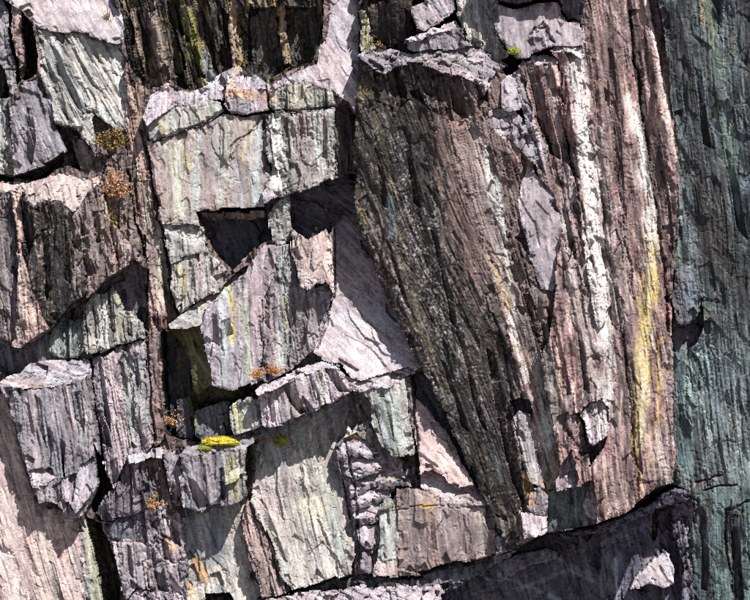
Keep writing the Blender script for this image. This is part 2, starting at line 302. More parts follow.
F('bluishblock', 'side', [(404,381),(412,378),(416,400),(417,440),(418,470),(410,476),(414,452),(411,430),(408,400)], 18, a=-.6, ref=(405,400), st='rough', pal='greym', tint=(.6,.6,.62))

# ---- stacked slates
thing('stack', 'slate_stack', 'stack of thin mauve slates with lit tops, in the notch beside the brown block', 'slate stack')
F('stack', 'backing', [(336,446),(346,436),(368,420),(380,445),(400,458),(410,470),(402,488),(388,492),(380,512),(378,575),(362,572),(356,556),(352,520),(345,490),(338,462)], 15, b=-.05, st='slab', pal='greym', tint=(.85,.82,.84))
F('stack', 'slate', [(344,440),(348,426),(353,432),(357,424),(360,431),(370,430),(374,440),(366,446),(350,446),(340,448)], 14, b=-.3, st='cleave', pal='paleg')
for k, (pl, hb) in enumerate((
    ([(336,452),(344,441),(358,433),(363,440),(371,449),(379,454),(366,456),(350,451),(341,457)], -.8),
    ([(341,470),(350,458),(364,457),(376,463),(381,470),(368,471),(352,477),(345,474)], -.65),
    ([(347,487),(356,478),(372,473),(392,471),(409,475),(411,481),(394,482),(376,484),(360,490),(350,493)], -.7),
    ([(350,503),(360,494),(374,489),(392,487),(390,494),(380,500),(366,503),(352,509)], -.6),
    ([(353,514),(367,507),(386,505),(384,513),(372,517),(356,519)], -.6))):
    cx = sum(p[0] for p in pl) / len(pl); yb = max(p[1] for p in pl)
    F('stack', 'slate_edge', [(x, y + 5) for x, y in pl], 22 + k, b=.1, st='slab', pal='greym', ref=(cx, yb), tint=(.75,.72,.75))  # greyer than the lit tops: shade of the edge put into the colour
    F('stack', 'slate', pl, 23 + k, b=hb, st='smooth', pal='palem', ref=(cx, yb), th=75)
F('stack', 'slate', [(357,530),(368,524),(379,525),(378,542),(366,547),(359,541)], 24, b=-.3, st='smooth', pal='palem')
F('stack', 'slate', [(362,551),(376,545),(378,560),(374,574),(362,567)], 26, b=-.25, st='smooth', pal='mauve')

# ---- brown block T
thing('brownblock', 'rock_block', 'broad brown vertically stained block low in the centre with a bright sloping top', 'rock')
F('brownblock', 'front', [(396,512),(398,490),(415,488),(430,493),(450,501),(475,505),(498,509),(494,530),(494,552),(480,558),(455,563),(425,571),(400,577),(396,560)], 36, b=.02, a=.02, st='smooth', pal='brownm', th=8)
F('brownblock', 'pale_strip', [(380,512),(388,498),(398,498),(397,530),(397,560),(376,562),(378,535)], 36, b=-.1, st='slab', pal='paleg', th=3, tint=(.88,.9,.9))
F('brownblock', 'pink_corner', [(375,562),(397,560),(398,577),(386,579),(373,577)], 40, b=-.2, st='smooth', pal='pink')
F('brownblock', 'top', [(418,472),(428,467),(440,470),(447,482),(470,483),(488,493),(500,508),(475,505),(450,501),(430,493),(420,488)], 36, b=-.8, ref=(460,502), st='smooth', pal='pink', th=65, tint=(1.05,1.05,1.08))
thing('pinkslab', 'rock_slab', 'mottled pink slab leaning above the brown block beside the dark buttress', 'rock slab')
F('pinkslab', '', [(414,398),(422,404),(436,420),(446,428),(452,440),(463,460),(474,484),(450,485),(444,475),(432,468),(420,472),(417,452),(414,440)], 26, b=-.35, ref=(440,450), st='polish', pal='pink', th=40, tint=(1.05,1.03,1.08))
thing('chipblocks', 'rock_block', 'small dark notched block at the lower right corner of the brown block', 'rock')
F('chipblocks', '', [(494,512),(500,510),(512,530),(520,545),(508,552),(495,556),(493,540)], 32, st='rough', pal='greym', th=15, split=('shard', 14, 4))

# ---- P block and the slab below
thing('mossblock', 'rock_block', 'squat mauve block turning yellow-green on its right, under the bright yellow moss', 'rock')
F('mossblock', 'top', [(180,456),(186,448),(200,444),(220,440),(240,432),(262,424),(266,432),(252,444),(246,450),(215,452),(186,460)], 38, b=-.9, ref=(215,452), st='smooth', pal='greym', th=75)
F('mossblock', 'front', [(182,458),(215,451),(246,448),(249,486),(241,500),(226,506),(214,504),(202,511),(184,506),(180,480)], 39, a=-.05, st='flute', pal='greym', th=5)
F('mossblock', 'flake', [(224,480),(234,472),(246,464),(247,472),(236,482),(226,486)], 44, b=-.5, st='smooth', pal='cream')
F('face', 'joint', [(247,444),(258,436),(256,470),(250,500),(246,500)], 2, st='rough', pal='dark')
thing('shadeslab', 'rock_slab', 'smooth slab below the squat mossy block, shadowed blue above, sunlit cream below', 'rock slab')
F('shadeslab', '', [(184,506),(202,510),(226,504),(242,498),(248,494),(242,522),(252,562),(264,602),(264,660),(190,660),(188,600),(184,560),(180,530)], -4, b=-.12, ref=(215,530), st='slab', pal='cream', th=18)

# ---- lower left
thing('pinkslope', 'rock_slab', 'long pink streaked slab sloping down in the bottom left corner', 'rock slab')
F('pinkslope', '', [(-90,374),(0,386),(8,398),(16,430),(30,480),(40,508),(60,512),(78,525),(84,560),(88,600),(90,660),(-90,660)], 17, b=-.2, a=-.08, ref=(20,520), st='slab', pal='pink', th=18, tint=(.92,.9,.91))
thing('greenslab', 'rock_slab', 'narrow yellow-green slab standing beside the black gap at the bottom left', 'rock slab')
F('greenslab', '', [(78,520),(86,514),(94,522),(100,560),(108,600),(110,660),(88,660),(86,600),(82,560)], 12, b=-.1, st='slab', pal='greygr', th=10)
F('face', 'gap', [(86,512),(104,520),(112,540),(120,570),(126,660),(110,660),(104,590),(96,545)], -28, st='rough', pal='dark')
thing('bluestep', 'rock_block', 'dark bluish stepped block in shade beneath the splintered block', 'rock')
F('bluestep', '', [(104,522),(122,520),(140,515),(150,510),(148,530),(140,540),(122,542),(110,540)], 8, b=-.1, st='rough', pal='slateb', tint=(.8,.85,.9))
thing('lowmauve', 'rock_block', 'small mauve block with vertical grooves near the bottom left, right of the black gap', 'rock')
F('lowmauve', '', [(112,542),(124,541),(138,541),(146,548),(147,575),(149,592),(138,588),(128,600),(122,590),(116,565)], 22, b=-.15, st='cleave', pal='palem', th=8)
thing('crumbly', 'rock_block', 'crumbling mauve rock of broken pieces at the bottom left, spotted with orange lichen', 'rock')
F('crumbly', 'piece', [(146,512),(152,503),(164,506),(176,510),(184,520),(186,560),(190,600),(190,660),(122,660),(128,602),(138,590),(150,594),(147,570),(146,548)], 18, b=-.1, st='rough', pal='mauve', th=12, split=('shard', 19, 5, 1.4))
thing('bottomslab', 'rock_block', 'lichen-spotted pale block at the bottom edge under the shaded slab', 'rock')
F('bottomslab', '', [(186,590),(210,582),(232,590),(236,600),(238,660),(186,660)], 22, b=-.4, st='slab', pal='paleg')
F('face', 'joint', [(205,592),(230,590),(236,600),(236,660),(200,660)], -2, st='rough', pal='dark')

# ---- bottom ledges
F('face', 'joint', [(262,598),(290,589),(310,583),(350,573),(375,577),(400,576),(455,563),(494,553),(520,546),(545,560),(545,660),(262,660)], 10, st='rough', pal='greym', tint=(.6,.6,.6))
thing('bottomledge', 'rock_ledge', 'row of broken pale slabs along the bottom edge below the cream slab and brown block', 'rock ledge')
F('bottomledge', 'slab', [(258,602),(280,596),(300,592),(340,590),(352,586),(372,584),(390,582),(414,586),(440,584),(446,592),(440,660),(258,660)], 34, b=-.45, ref=(350,592), st='slab', pal='palem', th=70, split=('shard', 26, 5, .5))
thing('bluepiece', 'rock_block', 'blue-grey stepped slab under the joint at the bottom of the brown block', 'rock')
F('bluepiece', '', [(352,580),(375,580),(400,580),(440,572),(480,562),(484,572),(465,580),(440,584),(412,586),(392,582),(370,586)], 20, b=-.3, st='slab', pal='slateb', tint=(.95,1,1))
# ================= the big buttress on the right
thing('undercut', 'rock_face', None, None, kind='structure')
del THINGS['undercut']
# undercut below the buttress
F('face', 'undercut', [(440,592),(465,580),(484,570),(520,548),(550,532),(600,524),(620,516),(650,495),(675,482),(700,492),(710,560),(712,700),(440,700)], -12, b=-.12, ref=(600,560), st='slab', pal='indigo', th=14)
thing('underband', 'rock_ledge', 'low grey band of rock in shade under the lower edge of the great buttress', 'rock ledge')
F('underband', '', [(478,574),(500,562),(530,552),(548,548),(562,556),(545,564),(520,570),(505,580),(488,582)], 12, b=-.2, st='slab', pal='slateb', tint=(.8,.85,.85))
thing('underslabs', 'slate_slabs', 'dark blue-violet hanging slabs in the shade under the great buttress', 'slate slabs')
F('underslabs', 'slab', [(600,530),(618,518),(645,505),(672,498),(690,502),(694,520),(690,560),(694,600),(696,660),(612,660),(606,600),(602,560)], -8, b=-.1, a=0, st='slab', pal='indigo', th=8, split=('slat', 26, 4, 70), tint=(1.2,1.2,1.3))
thing('underblocks', 'rock_fragments', 'broken violet-grey blocks stepped down the right end of the undercut beside the teal wall', 'slate fragments')
F('underblocks', 'fragment', [(672,500),(680,490),(690,484),(702,488),(712,500),(700,540),(702,580),(700,610),(680,610),(684,570),(676,535)], 22, b=-.1, a=.2, st='rough', pal='slateb', th=8, split=('shard', 14, 5, 1.2), tint=(.9,.9,1))
thing('underledge', 'rock_ledge', 'thin stepped ledge hanging in the undercut just below the buttress edge, right side', 'rock ledge')
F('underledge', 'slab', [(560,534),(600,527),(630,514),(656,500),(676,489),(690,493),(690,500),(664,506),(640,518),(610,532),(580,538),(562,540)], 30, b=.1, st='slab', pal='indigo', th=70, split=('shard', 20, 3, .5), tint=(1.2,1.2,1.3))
F('face', 'slot', [(652,505),(660,504),(659,535),(653,540)], -14, st='rough', pal='dark')
F('underslabs', 'sunlit_patch', [(632,586),(640,572),(652,560),(664,552),(670,556),(674,570),(673,586),(664,590),(650,585),(640,588)], 22, b=-.35, st='smooth', pal='palem', th=20)  # raised and coloured pale to stand for a patch of sunlight
# right wall
thing('tealwall', 'rock_wall', 'tall dark wall with teal and black water streaks down the right edge', 'rock wall')
F('tealwall', 'wall', [(630,-90),(860,-90),(860,700),(696,700),(694,600),(692,540),(694,505),(684,490),(672,484),(670,400),(666,320),(655,200),(650,120),(640,50),(632,0)], 44, a=.28, b=.06, ref=(690,300), st='wall', pal='teal', th=6)
F('tealwall', 'hollow', [(662,326),(672,325),(690,326),(698,314),(701,298),(702,330),(694,345),(684,352),(672,350),(668,338)], 24, b=-.3, ref=(680,340), st='slab', pal='slateb')
F('tealwall', 'lip', [(676,268),(686,262),(694,280),(702,296),(698,314),(690,326),(678,322),(674,300)], 58, b=.15, st='slab', pal='slateb', th=8, tint=(.9,1,1))

# buttress left (dark) face
thing('buttress', 'rock_buttress', 'great leaning buttress, black left face, front streaked white, pink and yellow', 'rock buttress')
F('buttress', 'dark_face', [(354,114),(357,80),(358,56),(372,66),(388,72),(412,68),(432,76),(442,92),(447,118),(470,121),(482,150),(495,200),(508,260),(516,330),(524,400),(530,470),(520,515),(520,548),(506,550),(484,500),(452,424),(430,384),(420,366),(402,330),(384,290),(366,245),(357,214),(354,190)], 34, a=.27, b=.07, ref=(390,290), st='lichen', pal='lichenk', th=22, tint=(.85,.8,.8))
F('buttress', 'upper_face', [(372,64),(395,62),(412,60),(440,66),(462,72),(466,95),(470,121),(447,119),(430,112),(415,96),(395,110),(376,100)], 46, a=.12, b=.06, st='cleave', pal='lichenk', th=10, tint=(1.5,1.45,1.45), split=('slat',20,4))
F('buttress', 'shoulder', [(447,118),(470,121),(484,128),(492,160),(502,200),(516,250),(526,300),(545,300),(560,350),(572,420),(574,470),(572,528),(545,531),(520,545),(520,515),(530,470),(522,400),(506,330),(490,262),(470,200),(452,160)], 62, a=.12, b=.03, ref=(500,260), st='front', pal='brownm', th=17)
F('buttress', 'notch', [(432,78),(445,72),(462,76),(470,120),(450,120),(438,100)], 46, a=.4, st='flute', pal='brownm', th=8, tint=(.5,.45,.45))
# front
F('buttress', 'front', [(583,-90),(600,-90),(658,-90),(660,0),(668,50),(674,100),(679,150),(677,200),(673,320),(673,400),(673,483),(655,488),(640,498),(620,513),(600,523),(580,527),(556,528),(566,500),(560,460),(548,400),(538,340),(545,300),(556,250),(565,200),(575,150),(583,100),(584,40),(584,0)], 70, a=-.05, b=-.12, ref=(620,300), st='front', pal='front', th=8)
F('buttress', 'column', [(520,64),(530,60),(542,64),(546,100),(556,150),(566,190),(575,240),(568,262),(556,220),(544,185),(535,160),(530,120),(524,90)], 62, a=-.25, b=-.02, st='flute', pal='brownm', th=14, tint=(.8,.75,.76))
F('buttress', 'column', [(534,62),(548,58),(562,62),(562,100),(572,150),(582,210),(590,270),(582,300),(574,240),(564,190),(552,150),(546,110),(542,70)], 66, a=-.15, b=-.04, st='flute', pal='front', th=10)
F('buttress', 'column', [(550,52),(560,48),(572,48),(582,58),(586,110),(590,180),(598,260),(606,320),(598,330),(588,280),(580,210),(570,150),(562,100),(562,62)], 72, a=-.15, b=-.06, st='front', pal='front', th=6, tint=(1.2,1.2,1.2))
F('buttress', 'column_top', [(520,64),(524,58),(540,56),(560,60),(562,64),(548,64),(534,64)], 62, b=-1.0, ref=(545,64), st='smooth', pal='palem')
F('buttress', 'column_top', [(550,54),(556,48),(574,44),(584,46),(584,60),(574,51),(562,52)], 72, b=-1.0, ref=(565,54), st='smooth', pal='palem')
# fractured crevice
F('buttress', 'crevice', [(462,68),(484,62),(498,62),(506,75),(514,110),(524,140),(534,165),(545,190),(556,250),(554,300),(548,340),(541,352),(534,335),(520,290),(508,240),(498,200),(490,160),(478,130),(464,118)], 60, a=-.05, st='rough', pal='brownm', th=16, tint=(.62,.58,.58))
thing('fractured', 'rock_fragments', 'cluster of small angular slate fragments wedged in the crevice of the great buttress', 'slate fragments')
F('fractured', 'fragment', [(486,112),(500,108),(514,112),(524,122),(538,132),(547,140),(546,158),(540,168),(530,160),(520,150),(505,140),(490,130)], 62, b=-.15, st='smooth', pal='mauve', split=('shard', 11, 6))
thing('smoothchip', 'rock_slab', 'upright pointed mauve slab above the wedged fragments, beside the leaning columns', 'rock slab')
F('smoothchip', '', [(500,84),(508,74),(514,72),(520,90),(524,106),(520,112),(508,114),(500,110)], 66, b=-.12, a=-.1, st='smooth', pal='palem', th=10)
thing('longchip', 'rock_slab', 'long smooth mauve slab set in the crevice below the wedged fragments', 'rock slab')
F('longchip', '', [(524,178),(527,166),(536,172),(546,184),(554,198),(562,212),(560,236),(556,270),(552,292),(540,290),(530,256),(522,226),(518,200)], 61, a=-.08, b=-.04, st='polish', pal='mauve', th=10)
thing('sidecol', 'rock_slab', 'slim cracked slab between the dark face and the leaning columns', 'rock slab')
F('sidecol', 'flake', [(514,72),(522,66),(530,100),(538,130),(548,150),(548,176),(538,165),(528,130),(520,100)], 60, a=-.1, st='cleave', pal='greym', th=16)
# niche and lower outcrops on the buttress
F('buttress', 'niche', [(511,400),(520,397),(530,399),(532,420),(526,414),(518,412),(512,420)], 44, b=-.4, st='smooth', pal='indigo')
F('buttress', 'niche_slab', [(512,418),(518,410),(528,416),(536,440),(540,470),(545,490),(528,482),(520,455)], 58, b=-.1, st='slab', pal='palem', th=15)
thing('knob', 'rock_outcrop', 'pale rough knob of rock jutting from the lower front of the great buttress', 'rock')
F('knob', 'top', [(583,408),(591,399),(603,401),(611,412),(612,426),(607,438),(598,448),(590,442),(583,428)], 84, b=-.5, st='rough', pal='palem', th=8)
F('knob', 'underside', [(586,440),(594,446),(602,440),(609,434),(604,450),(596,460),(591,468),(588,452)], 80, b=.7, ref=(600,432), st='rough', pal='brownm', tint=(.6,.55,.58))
F('buttress', 'broken_hollow', [(566,416),(578,412),(586,420),(588,440),(590,455),(582,458),(574,446),(567,436)], 74, st='rough', pal='brownm', th=10, tint=(.7,.66,.66))
thing('knob2', 'rock_flake', 'small mauve flake standing left of and below the pale knob', 'rock flake')
F('knob2', '', [(560,470),(562,460),(570,450),(576,462),(580,478),(574,490),(564,486),(558,492),(556,480)], 78, b=-.2, st='slab', pal='palem')
thing('cornerblock', 'rock_block', 'shaded dark square panel with a mauve flake, at the great buttress foot', 'rock')
F('cornerblock', 'panel', [(546,490),(560,487),(580,484),(593,480),(592,500),(593,526),(570,527),(548,531)], 56, a=-.05, st='slab', pal='teal', th=5, tint=(1.15,1.1,1.1))
F('cornerblock', 'flake', [(593,482),(594,500),(595,522),(588,518),(582,506),(586,496)], 62, b=-.1, a=-.2, st='smooth', pal='palem')
thing('cornerpale', 'rock_block', 'pale mauve chipped block on the bottom edge, left of the shaded square panel', 'rock')
F('cornerpale', 'upper_piece', [(528,492),(540,488),(546,494),(546,512),(536,514),(528,510)], 72, b=-.1, st='slab', pal='greym')
F('cornerpale', 'lower_piece', [(522,514),(536,512),(547,514),(548,530),(536,536),(524,538)], 74, b=-.15, st='smooth', pal='palem')

# ---- top of the buttress
F('face', 'recess', [(360,-90),(500,-90),(500,60),(470,50),(420,56),(380,56),(358,60),(358,20)], 4, st='rough', pal='dark')
thing('topblack', 'rock_block', 'black faced block at the top beside the sweeping pale ledge', 'rock')
F('topblack', 'front', [(362,10),(374,4),(388,0),(388,-90),(412,-90),(412,34),(400,44),(388,48),(376,42),(366,34)], 24, b=.5, a=-.1, st='slab', pal='dark', th=5, split=('slat',18,3))
F('topblack', 'side', [(360,8),(366,10),(368,34),(376,48),(368,54),(360,50)], 28, st='rough', pal='greygr', th=-2, tint=(.8,.75,.6))
thing('topmauve', 'rock_block', 'mauve angular block at the top edge over the black crack', 'rock')
F('topmauve', '', [(410,8),(424,2),(424,-90),(452,-90),(454,8),(452,15),(438,22),(424,30),(416,26)], 46, b=-.3, st='slab', pal='mauve', th=30)
thing('toptri', 'rock_block', 'wedge shaped mauve block lying on the ledge left of the small moss', 'rock')
F('toptri', 'top', [(404,40),(420,32),(440,26),(456,20),(462,28),(440,34),(418,40)], 56, b=-.9, ref=(440,32), st='smooth', pal='palem', th=70)
F('toptri', 'front', [(404,41),(420,39),(440,33),(462,27),(464,34),(470,46),(448,50),(424,52),(410,50)], 56, b=-.02, st='slab', pal='greym', th=10)
thing('topgreen', 'rock_column_band', 'greenish cracked columns at the top between the mauve block and the smooth panel', 'rock columns')
F('topgreen', 'column', [(453,-90),(500,-90),(500,8),(498,36),(508,56),(500,60),(488,56),(478,50),(470,46),(464,30),(456,12)], 50, b=-.05, st='cleave', pal='greygr', th=4, tint=(.85,.85,.85), split=('slat', 14, 4))
thing('topledge', 'rock_ledge', 'cracked mauve ledge along the top of the dark face of the buttress', 'rock ledge')
F('topledge', 'slab', [(357,56),(366,48),(378,52),(392,50),(410,54),(425,50),(448,48),(470,46),(486,54),(500,58),(508,64),(498,70),(490,84),(484,96),(478,84),(462,76),(444,72),(430,66),(412,62),(396,64),(386,72),(372,68)], 60, b=-.7, ref=(440,66), st='slab', pal='mauve', th=70, split=('shard', 24, 3, .6))
thing('toppanel', 'rock_slab', 'smooth grey-mauve panel with a cracked chip, at the top over the small moss', 'rock slab')
F('toppanel', 'panel', [(487,12),(498,6),(510,10),(526,8),(540,4),(556,4),(562,14),(568,20),(576,18),(583,26),(584,44),(570,46),(552,48),(538,52),(518,56),(508,50),(500,36),(494,22)], 64, b=-.12, st='polish', pal='mauve', th=3)
F('toppanel', 'cracked_chip', [(526,40),(534,32),(544,30),(548,38),(550,48),(540,52),(530,46)], 66, b=-.15, st='smooth', pal='mauve')
thing('toproof', 'rock_block', 'dark overhanging block at the top edge shading the smooth panel', 'rock')
F('toproof', '', [(496,-90),(584,-90),(584,22),(576,15),(568,16),(562,8),(556,0),(540,-1),(526,2),(510,4),(498,0)], 72, b=.7, ref=(540,4), st='slab', pal='indigo', tint=(.8,.8,.8))  # overhang kept for its shadow; the shade's darkness is also in its colour

CRACKS = [
 ([(150,143),(165,138),(190,129),(210,121),(222,113),(250,116),(275,112),(336,107)], 1.6, 7),
 ([(0,176),(15,179),(40,178),(50,168),(62,160)], 2.5, 12),
 ([(265,80),(271,110)], 1.6, 8), ([(224,88),(222,98),(228,110)], 1.6, 6),
 ([(262,115),(255,130),(238,140),(230,150)], 1.0, 4), ([(212,130),(214,150),(222,158)], 1.0, 3),
 ([(230,160),(240,145),(252,130),(262,120)], 1.0, 3),
 ([(265,118),(262,140),(268,165)], 1.0, 4),
 ([(334,150),(340,165),(338,175)], 1.2, 5),
 ([(528,40),(534,32),(544,30),(548,40),(552,48)], 1.2, 5),
 ([(140,132),(150,165),(158,205),(165,240),(172,290),(178,312)], 1.6, 9),
 ([(130,170),(136,220),(147,262),(149,330)], 2.0, 10),
 ([(91,362),(96,410),(102,450),(104,480)], 2.2, 14),
 ([(147,340),(150,400),(156,440)], 1.6, 8),
 ([(163,330),(166,380),(168,430)], 1.8, 10),
 ([(334,228),(334,262),(334,295),(326,320),(318,350)], 1.4, 6),
 ([(413,375),(415,410),(416,445),(416,478)], 1.6, 8),
 ([(262,300),(262,345),(259,380)], 1.2, 4),
 ([(286,246),(284,290),(290,330),(288,368)], 1.0, 3.5),
 ([(345,440),(352,470),(358,510),(360,560)], 1.8, 6),
 ([(690,482),(705,478),(718,474)], 1.6, 6), ([(700,490),(718,485),(732,484)], 1.6, 6),
 ([(722,508),(735,506),(744,500)], 1.6, 6), ([(722,510),(724,540),(730,590)], 1.6, 6),
 ([(684,496),(694,500),(692,520)], 1.5, 5), ([(505,596),(480,560)], 1, 3),
 ([(398,576),(425,571),(455,563),(494,552),(520,547),(548,532),(593,527),(620,516),(650,496),(673,484)], 2.0, 7),
 ([(262,598),(292,590),(330,579),(352,573)], 2.0, 8),
 ([(380,512),(400,508),(440,503),(470,505)], 0.8, 2.5),
 ([(556,90),(566,150),(580,215),(590,270)], 1.2, 5),
 ([(596,180),(606,260),(618,340),(628,420),(634,500)], 1.4, 4),
 ([(625,0),(632,60),(640,120),(650,190),(660,260),(664,330)], 3.0, 8),
 ([(606,100),(612,170),(622,240),(630,300)], 1.6, 4),
 ([(486,300),(500,340),(512,400),(520,470)], 1.4, 4),
]
GASHES = [
 ([(38,395),(44,400),(47,442),(40,425)],1,.8), ([(77,392),(84,390),(87,432),(80,420)],1,.9), ([(50,425),(56,432),(54,468),(50,455)],1,.8), ([(62,436),(68,442),(67,478)],1,.9), ([(28,400),(33,402),(38,440),(32,430)],.5,.7), ([(90,378),(95,384),(98,420),(93,410)],1,.8),
 ([(284,384),(294,381),(301,398),(307,411),(300,414),(290,402)],1,1.0), ([(325,368),(335,368),(343,383),(350,392),(340,392),(330,380)],1,1.0), ([(268,390),(273,390),(277,424),(270,420)],1,.8), ([(308,378),(311,378),(318,404),(312,402)],.5,.7),
 ([(189,476),(197,480),(207,496),(211,504),(200,508),(193,495)],1.5,.9), ([(221,468),(226,468),(229,500),(222,497)],1,.9), ([(204,462),(207,464),(208,484),(204,480)],1,.8),
 ([(50,44),(57,52),(75,88),(86,116),(77,108),(60,78)],1,.9), ([(66,38),(72,45),(90,75),(101,94),(92,86),(77,62)],1,.9), ([(45,58),(50,64),(64,98),(70,122),(60,108)],1,.9), ([(80,36),(86,44),(99,70),(91,62)],1,.9), ([(58,40),(62,44),(82,82),(92,104),(84,94),(68,66)],.5,.8), ([(88,40),(93,46),(104,66),(98,62)],.5,.8),
 ([(28,108),(33,110),(37,140),(33,166),(26,158)],1,.8), ([(45,104),(49,108),(60,130),(54,134)],.5,.7), ([(12,120),(16,124),(20,150),(15,156)],.5,.8),
 ([(23,200),(33,205),(37,240),(31,256),(24,230)],1.5,.8), ([(95,213),(100,212),(105,242),(98,245)],1,.9), ([(111,226),(117,229),(125,257),(118,262)],1,1.0), ([(84,230),(88,232),(92,275),(86,280)],1,.8), ([(44,230),(50,228),(54,290),(48,300)],1,.9), ([(66,215),(71,218),(72,285),(66,280)],1,.9),
 ([(108,286),(113,289),(117,332),(110,328)],1,.9), ([(94,300),(98,302),(101,340),(95,338)],1,.8), ([(126,312),(131,314),(134,335),(128,334)],1,.8),
 ([(290,284),(296,290),(296,322),(290,332),(285,310)],1,.7), ([(305,298),(311,304),(305,346),(299,352)],1,.8), ([(213,314),(218,317),(221,346),(214,342)],.5,.8), ([(222,322),(230,318),(234,334),(226,338)],.5,.6), ([(264,268),(268,270),(270,330),(265,325)],.5,.7),
 ([(99,364),(104,369),(109,402),(113,432),(106,420)],1,.9), ([(119,361),(124,364),(129,397),(124,391)],1,.9), ([(95,408),(103,410),(108,425),(113,447),(100,442)],2,.8), ([(134,352),(138,354),(142,396),(137,390)],1,.8), ([(111,460),(118,456),(122,480),(113,484)],2,.8), ([(140,462),(146,460),(150,490),(143,494)],1.5,.8),
 ([(524,66),(532,65),(546,110),(558,162),(549,156),(535,120)],1,.9), ([(541,67),(548,66),(558,110),(570,172),(561,162),(550,120)],1,.9), ([(556,58),(561,58),(566,110),(576,180),(570,178),(561,120)],1,.9),
 ([(606,50),(611,52),(617,130),(623,222),(616,200),(610,130)],1,.8), ([(599,248),(604,254),(613,332),(608,326)],1,.8), ([(616,296),(622,306),(631,380),(637,472),(630,460),(622,380)],1,.7), ([(590,60),(594,62),(598,130),(594,128)],.5,.8),
 ([(485,348),(492,354),(511,430),(522,502),(510,482),(496,420)],1,.8), ([(544,306),(552,316),(567,393),(560,398),(550,360)],1,.8), ([(570,250),(574,254),(584,330),(580,326)],1,.8), ([(575,340),(580,344),(586,392),(580,388)],1,.8), ([(640,250),(643,252),(642,320),(638,316)],.5,.6),
 ([(627,12),(640,12),(649,80),(657,150),(666,205),(671,262),(661,240),(650,180),(640,120),(631,60)],1.5,.55),
 ([(262,117),(273,115),(271,125),(263,131)],2,.6), ([(305,118),(310,124),(313,142),(306,136)],1,.8), ([(284,118),(288,120),(291,160),(286,158)],1,.8), ([(322,120),(326,122),(327,160),(322,158)],.5,.8),
 ([(260,498),(266,504),(279,540),(288,562),(280,556),(268,530)],1,.9), ([(317,518),(322,522),(331,548),(326,544)],.5,.8), ([(337,446),(342,452),(353,512),(350,520),(344,490)],1,.9), ([(272,470),(276,474),(284,520),(279,515)],.3,.6), ([(296,440),(300,444),(306,500),(301,495)],.3,.5),
 ([(127,544),(132,547),(135,577),(128,572)],1,.9), ([(160,538),(168,543),(173,562),(164,558)],2,.8), ([(154,570),(164,574),(169,592),(158,590)],2,.8), ([(172,520),(178,524),(182,545),(175,542)],2,.8), ([(150,514),(156,516),(158,532),(152,530)],1.5,.8),
 ([(20,520),(24,524),(40,575),(35,572)],.5,.6), ([(6,440),(10,446),(22,500),(17,494)],.5,.6), ([(50,560),(55,564),(66,600),(60,600)],1,.7),
 ([(448,88),(456,86),(468,120),(462,121),(452,112)],1.5,.9), ([(395,72),(400,72),(406,100),(400,98)],1,.8), ([(415,70),(421,70),(432,100),(425,96)],1,.8), ([(474,84),(480,84),(486,104),(479,102)],1,.8),
 ([(385,240),(390,246),(410,310),(404,304)],1,.8), ([(402,130),(408,136),(420,210),(413,204)],1,.7), ([(430,230),(436,238),(458,330),(450,322)],1,.7), ([(455,330),(462,338),(486,430),(478,422)],1,.8), ([(375,150),(380,154),(388,210),(382,206)],.5,.7), ([(440,360),(446,366),(468,430),(461,424)],1,.7),
 ([(690,70),(697,76),(706,150),(699,146)],1,.7), ([(720,150),(728,158),(742,240),(733,232)],1,.7), ([(700,360),(705,364),(708,430),(702,426)],.5,.6), ([(728,512),(736,514),(740,600),(732,600)],2,.7), ([(698,512),(705,516),(706,590),(700,588)],1.5,.7),
 ([(385,400),(389,402),(394,440),(389,438)],.5,.6), ([(430,510),(434,514),(436,550),(431,548)],.3,.5), ([(462,512),(466,516),(466,552),(462,550)],.3,.5),
 ([(150,160),(154,164),(160,215),(155,210)],1,.8), ([(160,240),(164,244),(170,300),(165,296)],1,.8), ([(178,232),(182,234),(184,252),(179,250)],.5,.6), ([(190,262),(194,264),(196,292),(191,290)],1,.8),
 ([(136,5),(142,8),(156,80),(148,76)],2,.7), ([(166,0),(172,4),(182,78),(174,74)],2,.7), ([(200,4),(206,8),(216,70),(208,70)],2,.7), ([(216,0),(222,4),(228,66),(221,64)],2,.7), ([(244,0),(249,4),(250,60),(245,60)],2,.8),
]
RIBS = [
 ([(644,0),(652,60),(660,120),(668,170),(674,210)], 7, 7),
 ([(590,0),(594,60),(600,150),(612,250),(624,350)], 8, 4),
 ([(560,230),(574,300),(586,380),(590,400)], 7, 5),
 ([(612,20),(620,90),(632,180),(642,240)], 8, 4),
 ([(540,300),(552,360),(570,440)], 5, 5),
 ([(500,330),(515,370),(530,400)], 6, 4),
 ([(150,0),(160,50),(165,85)], 7, 8),
 ([(185,10),(195,50),(205,85)], 6, 8),
]
W_='e6e2da'
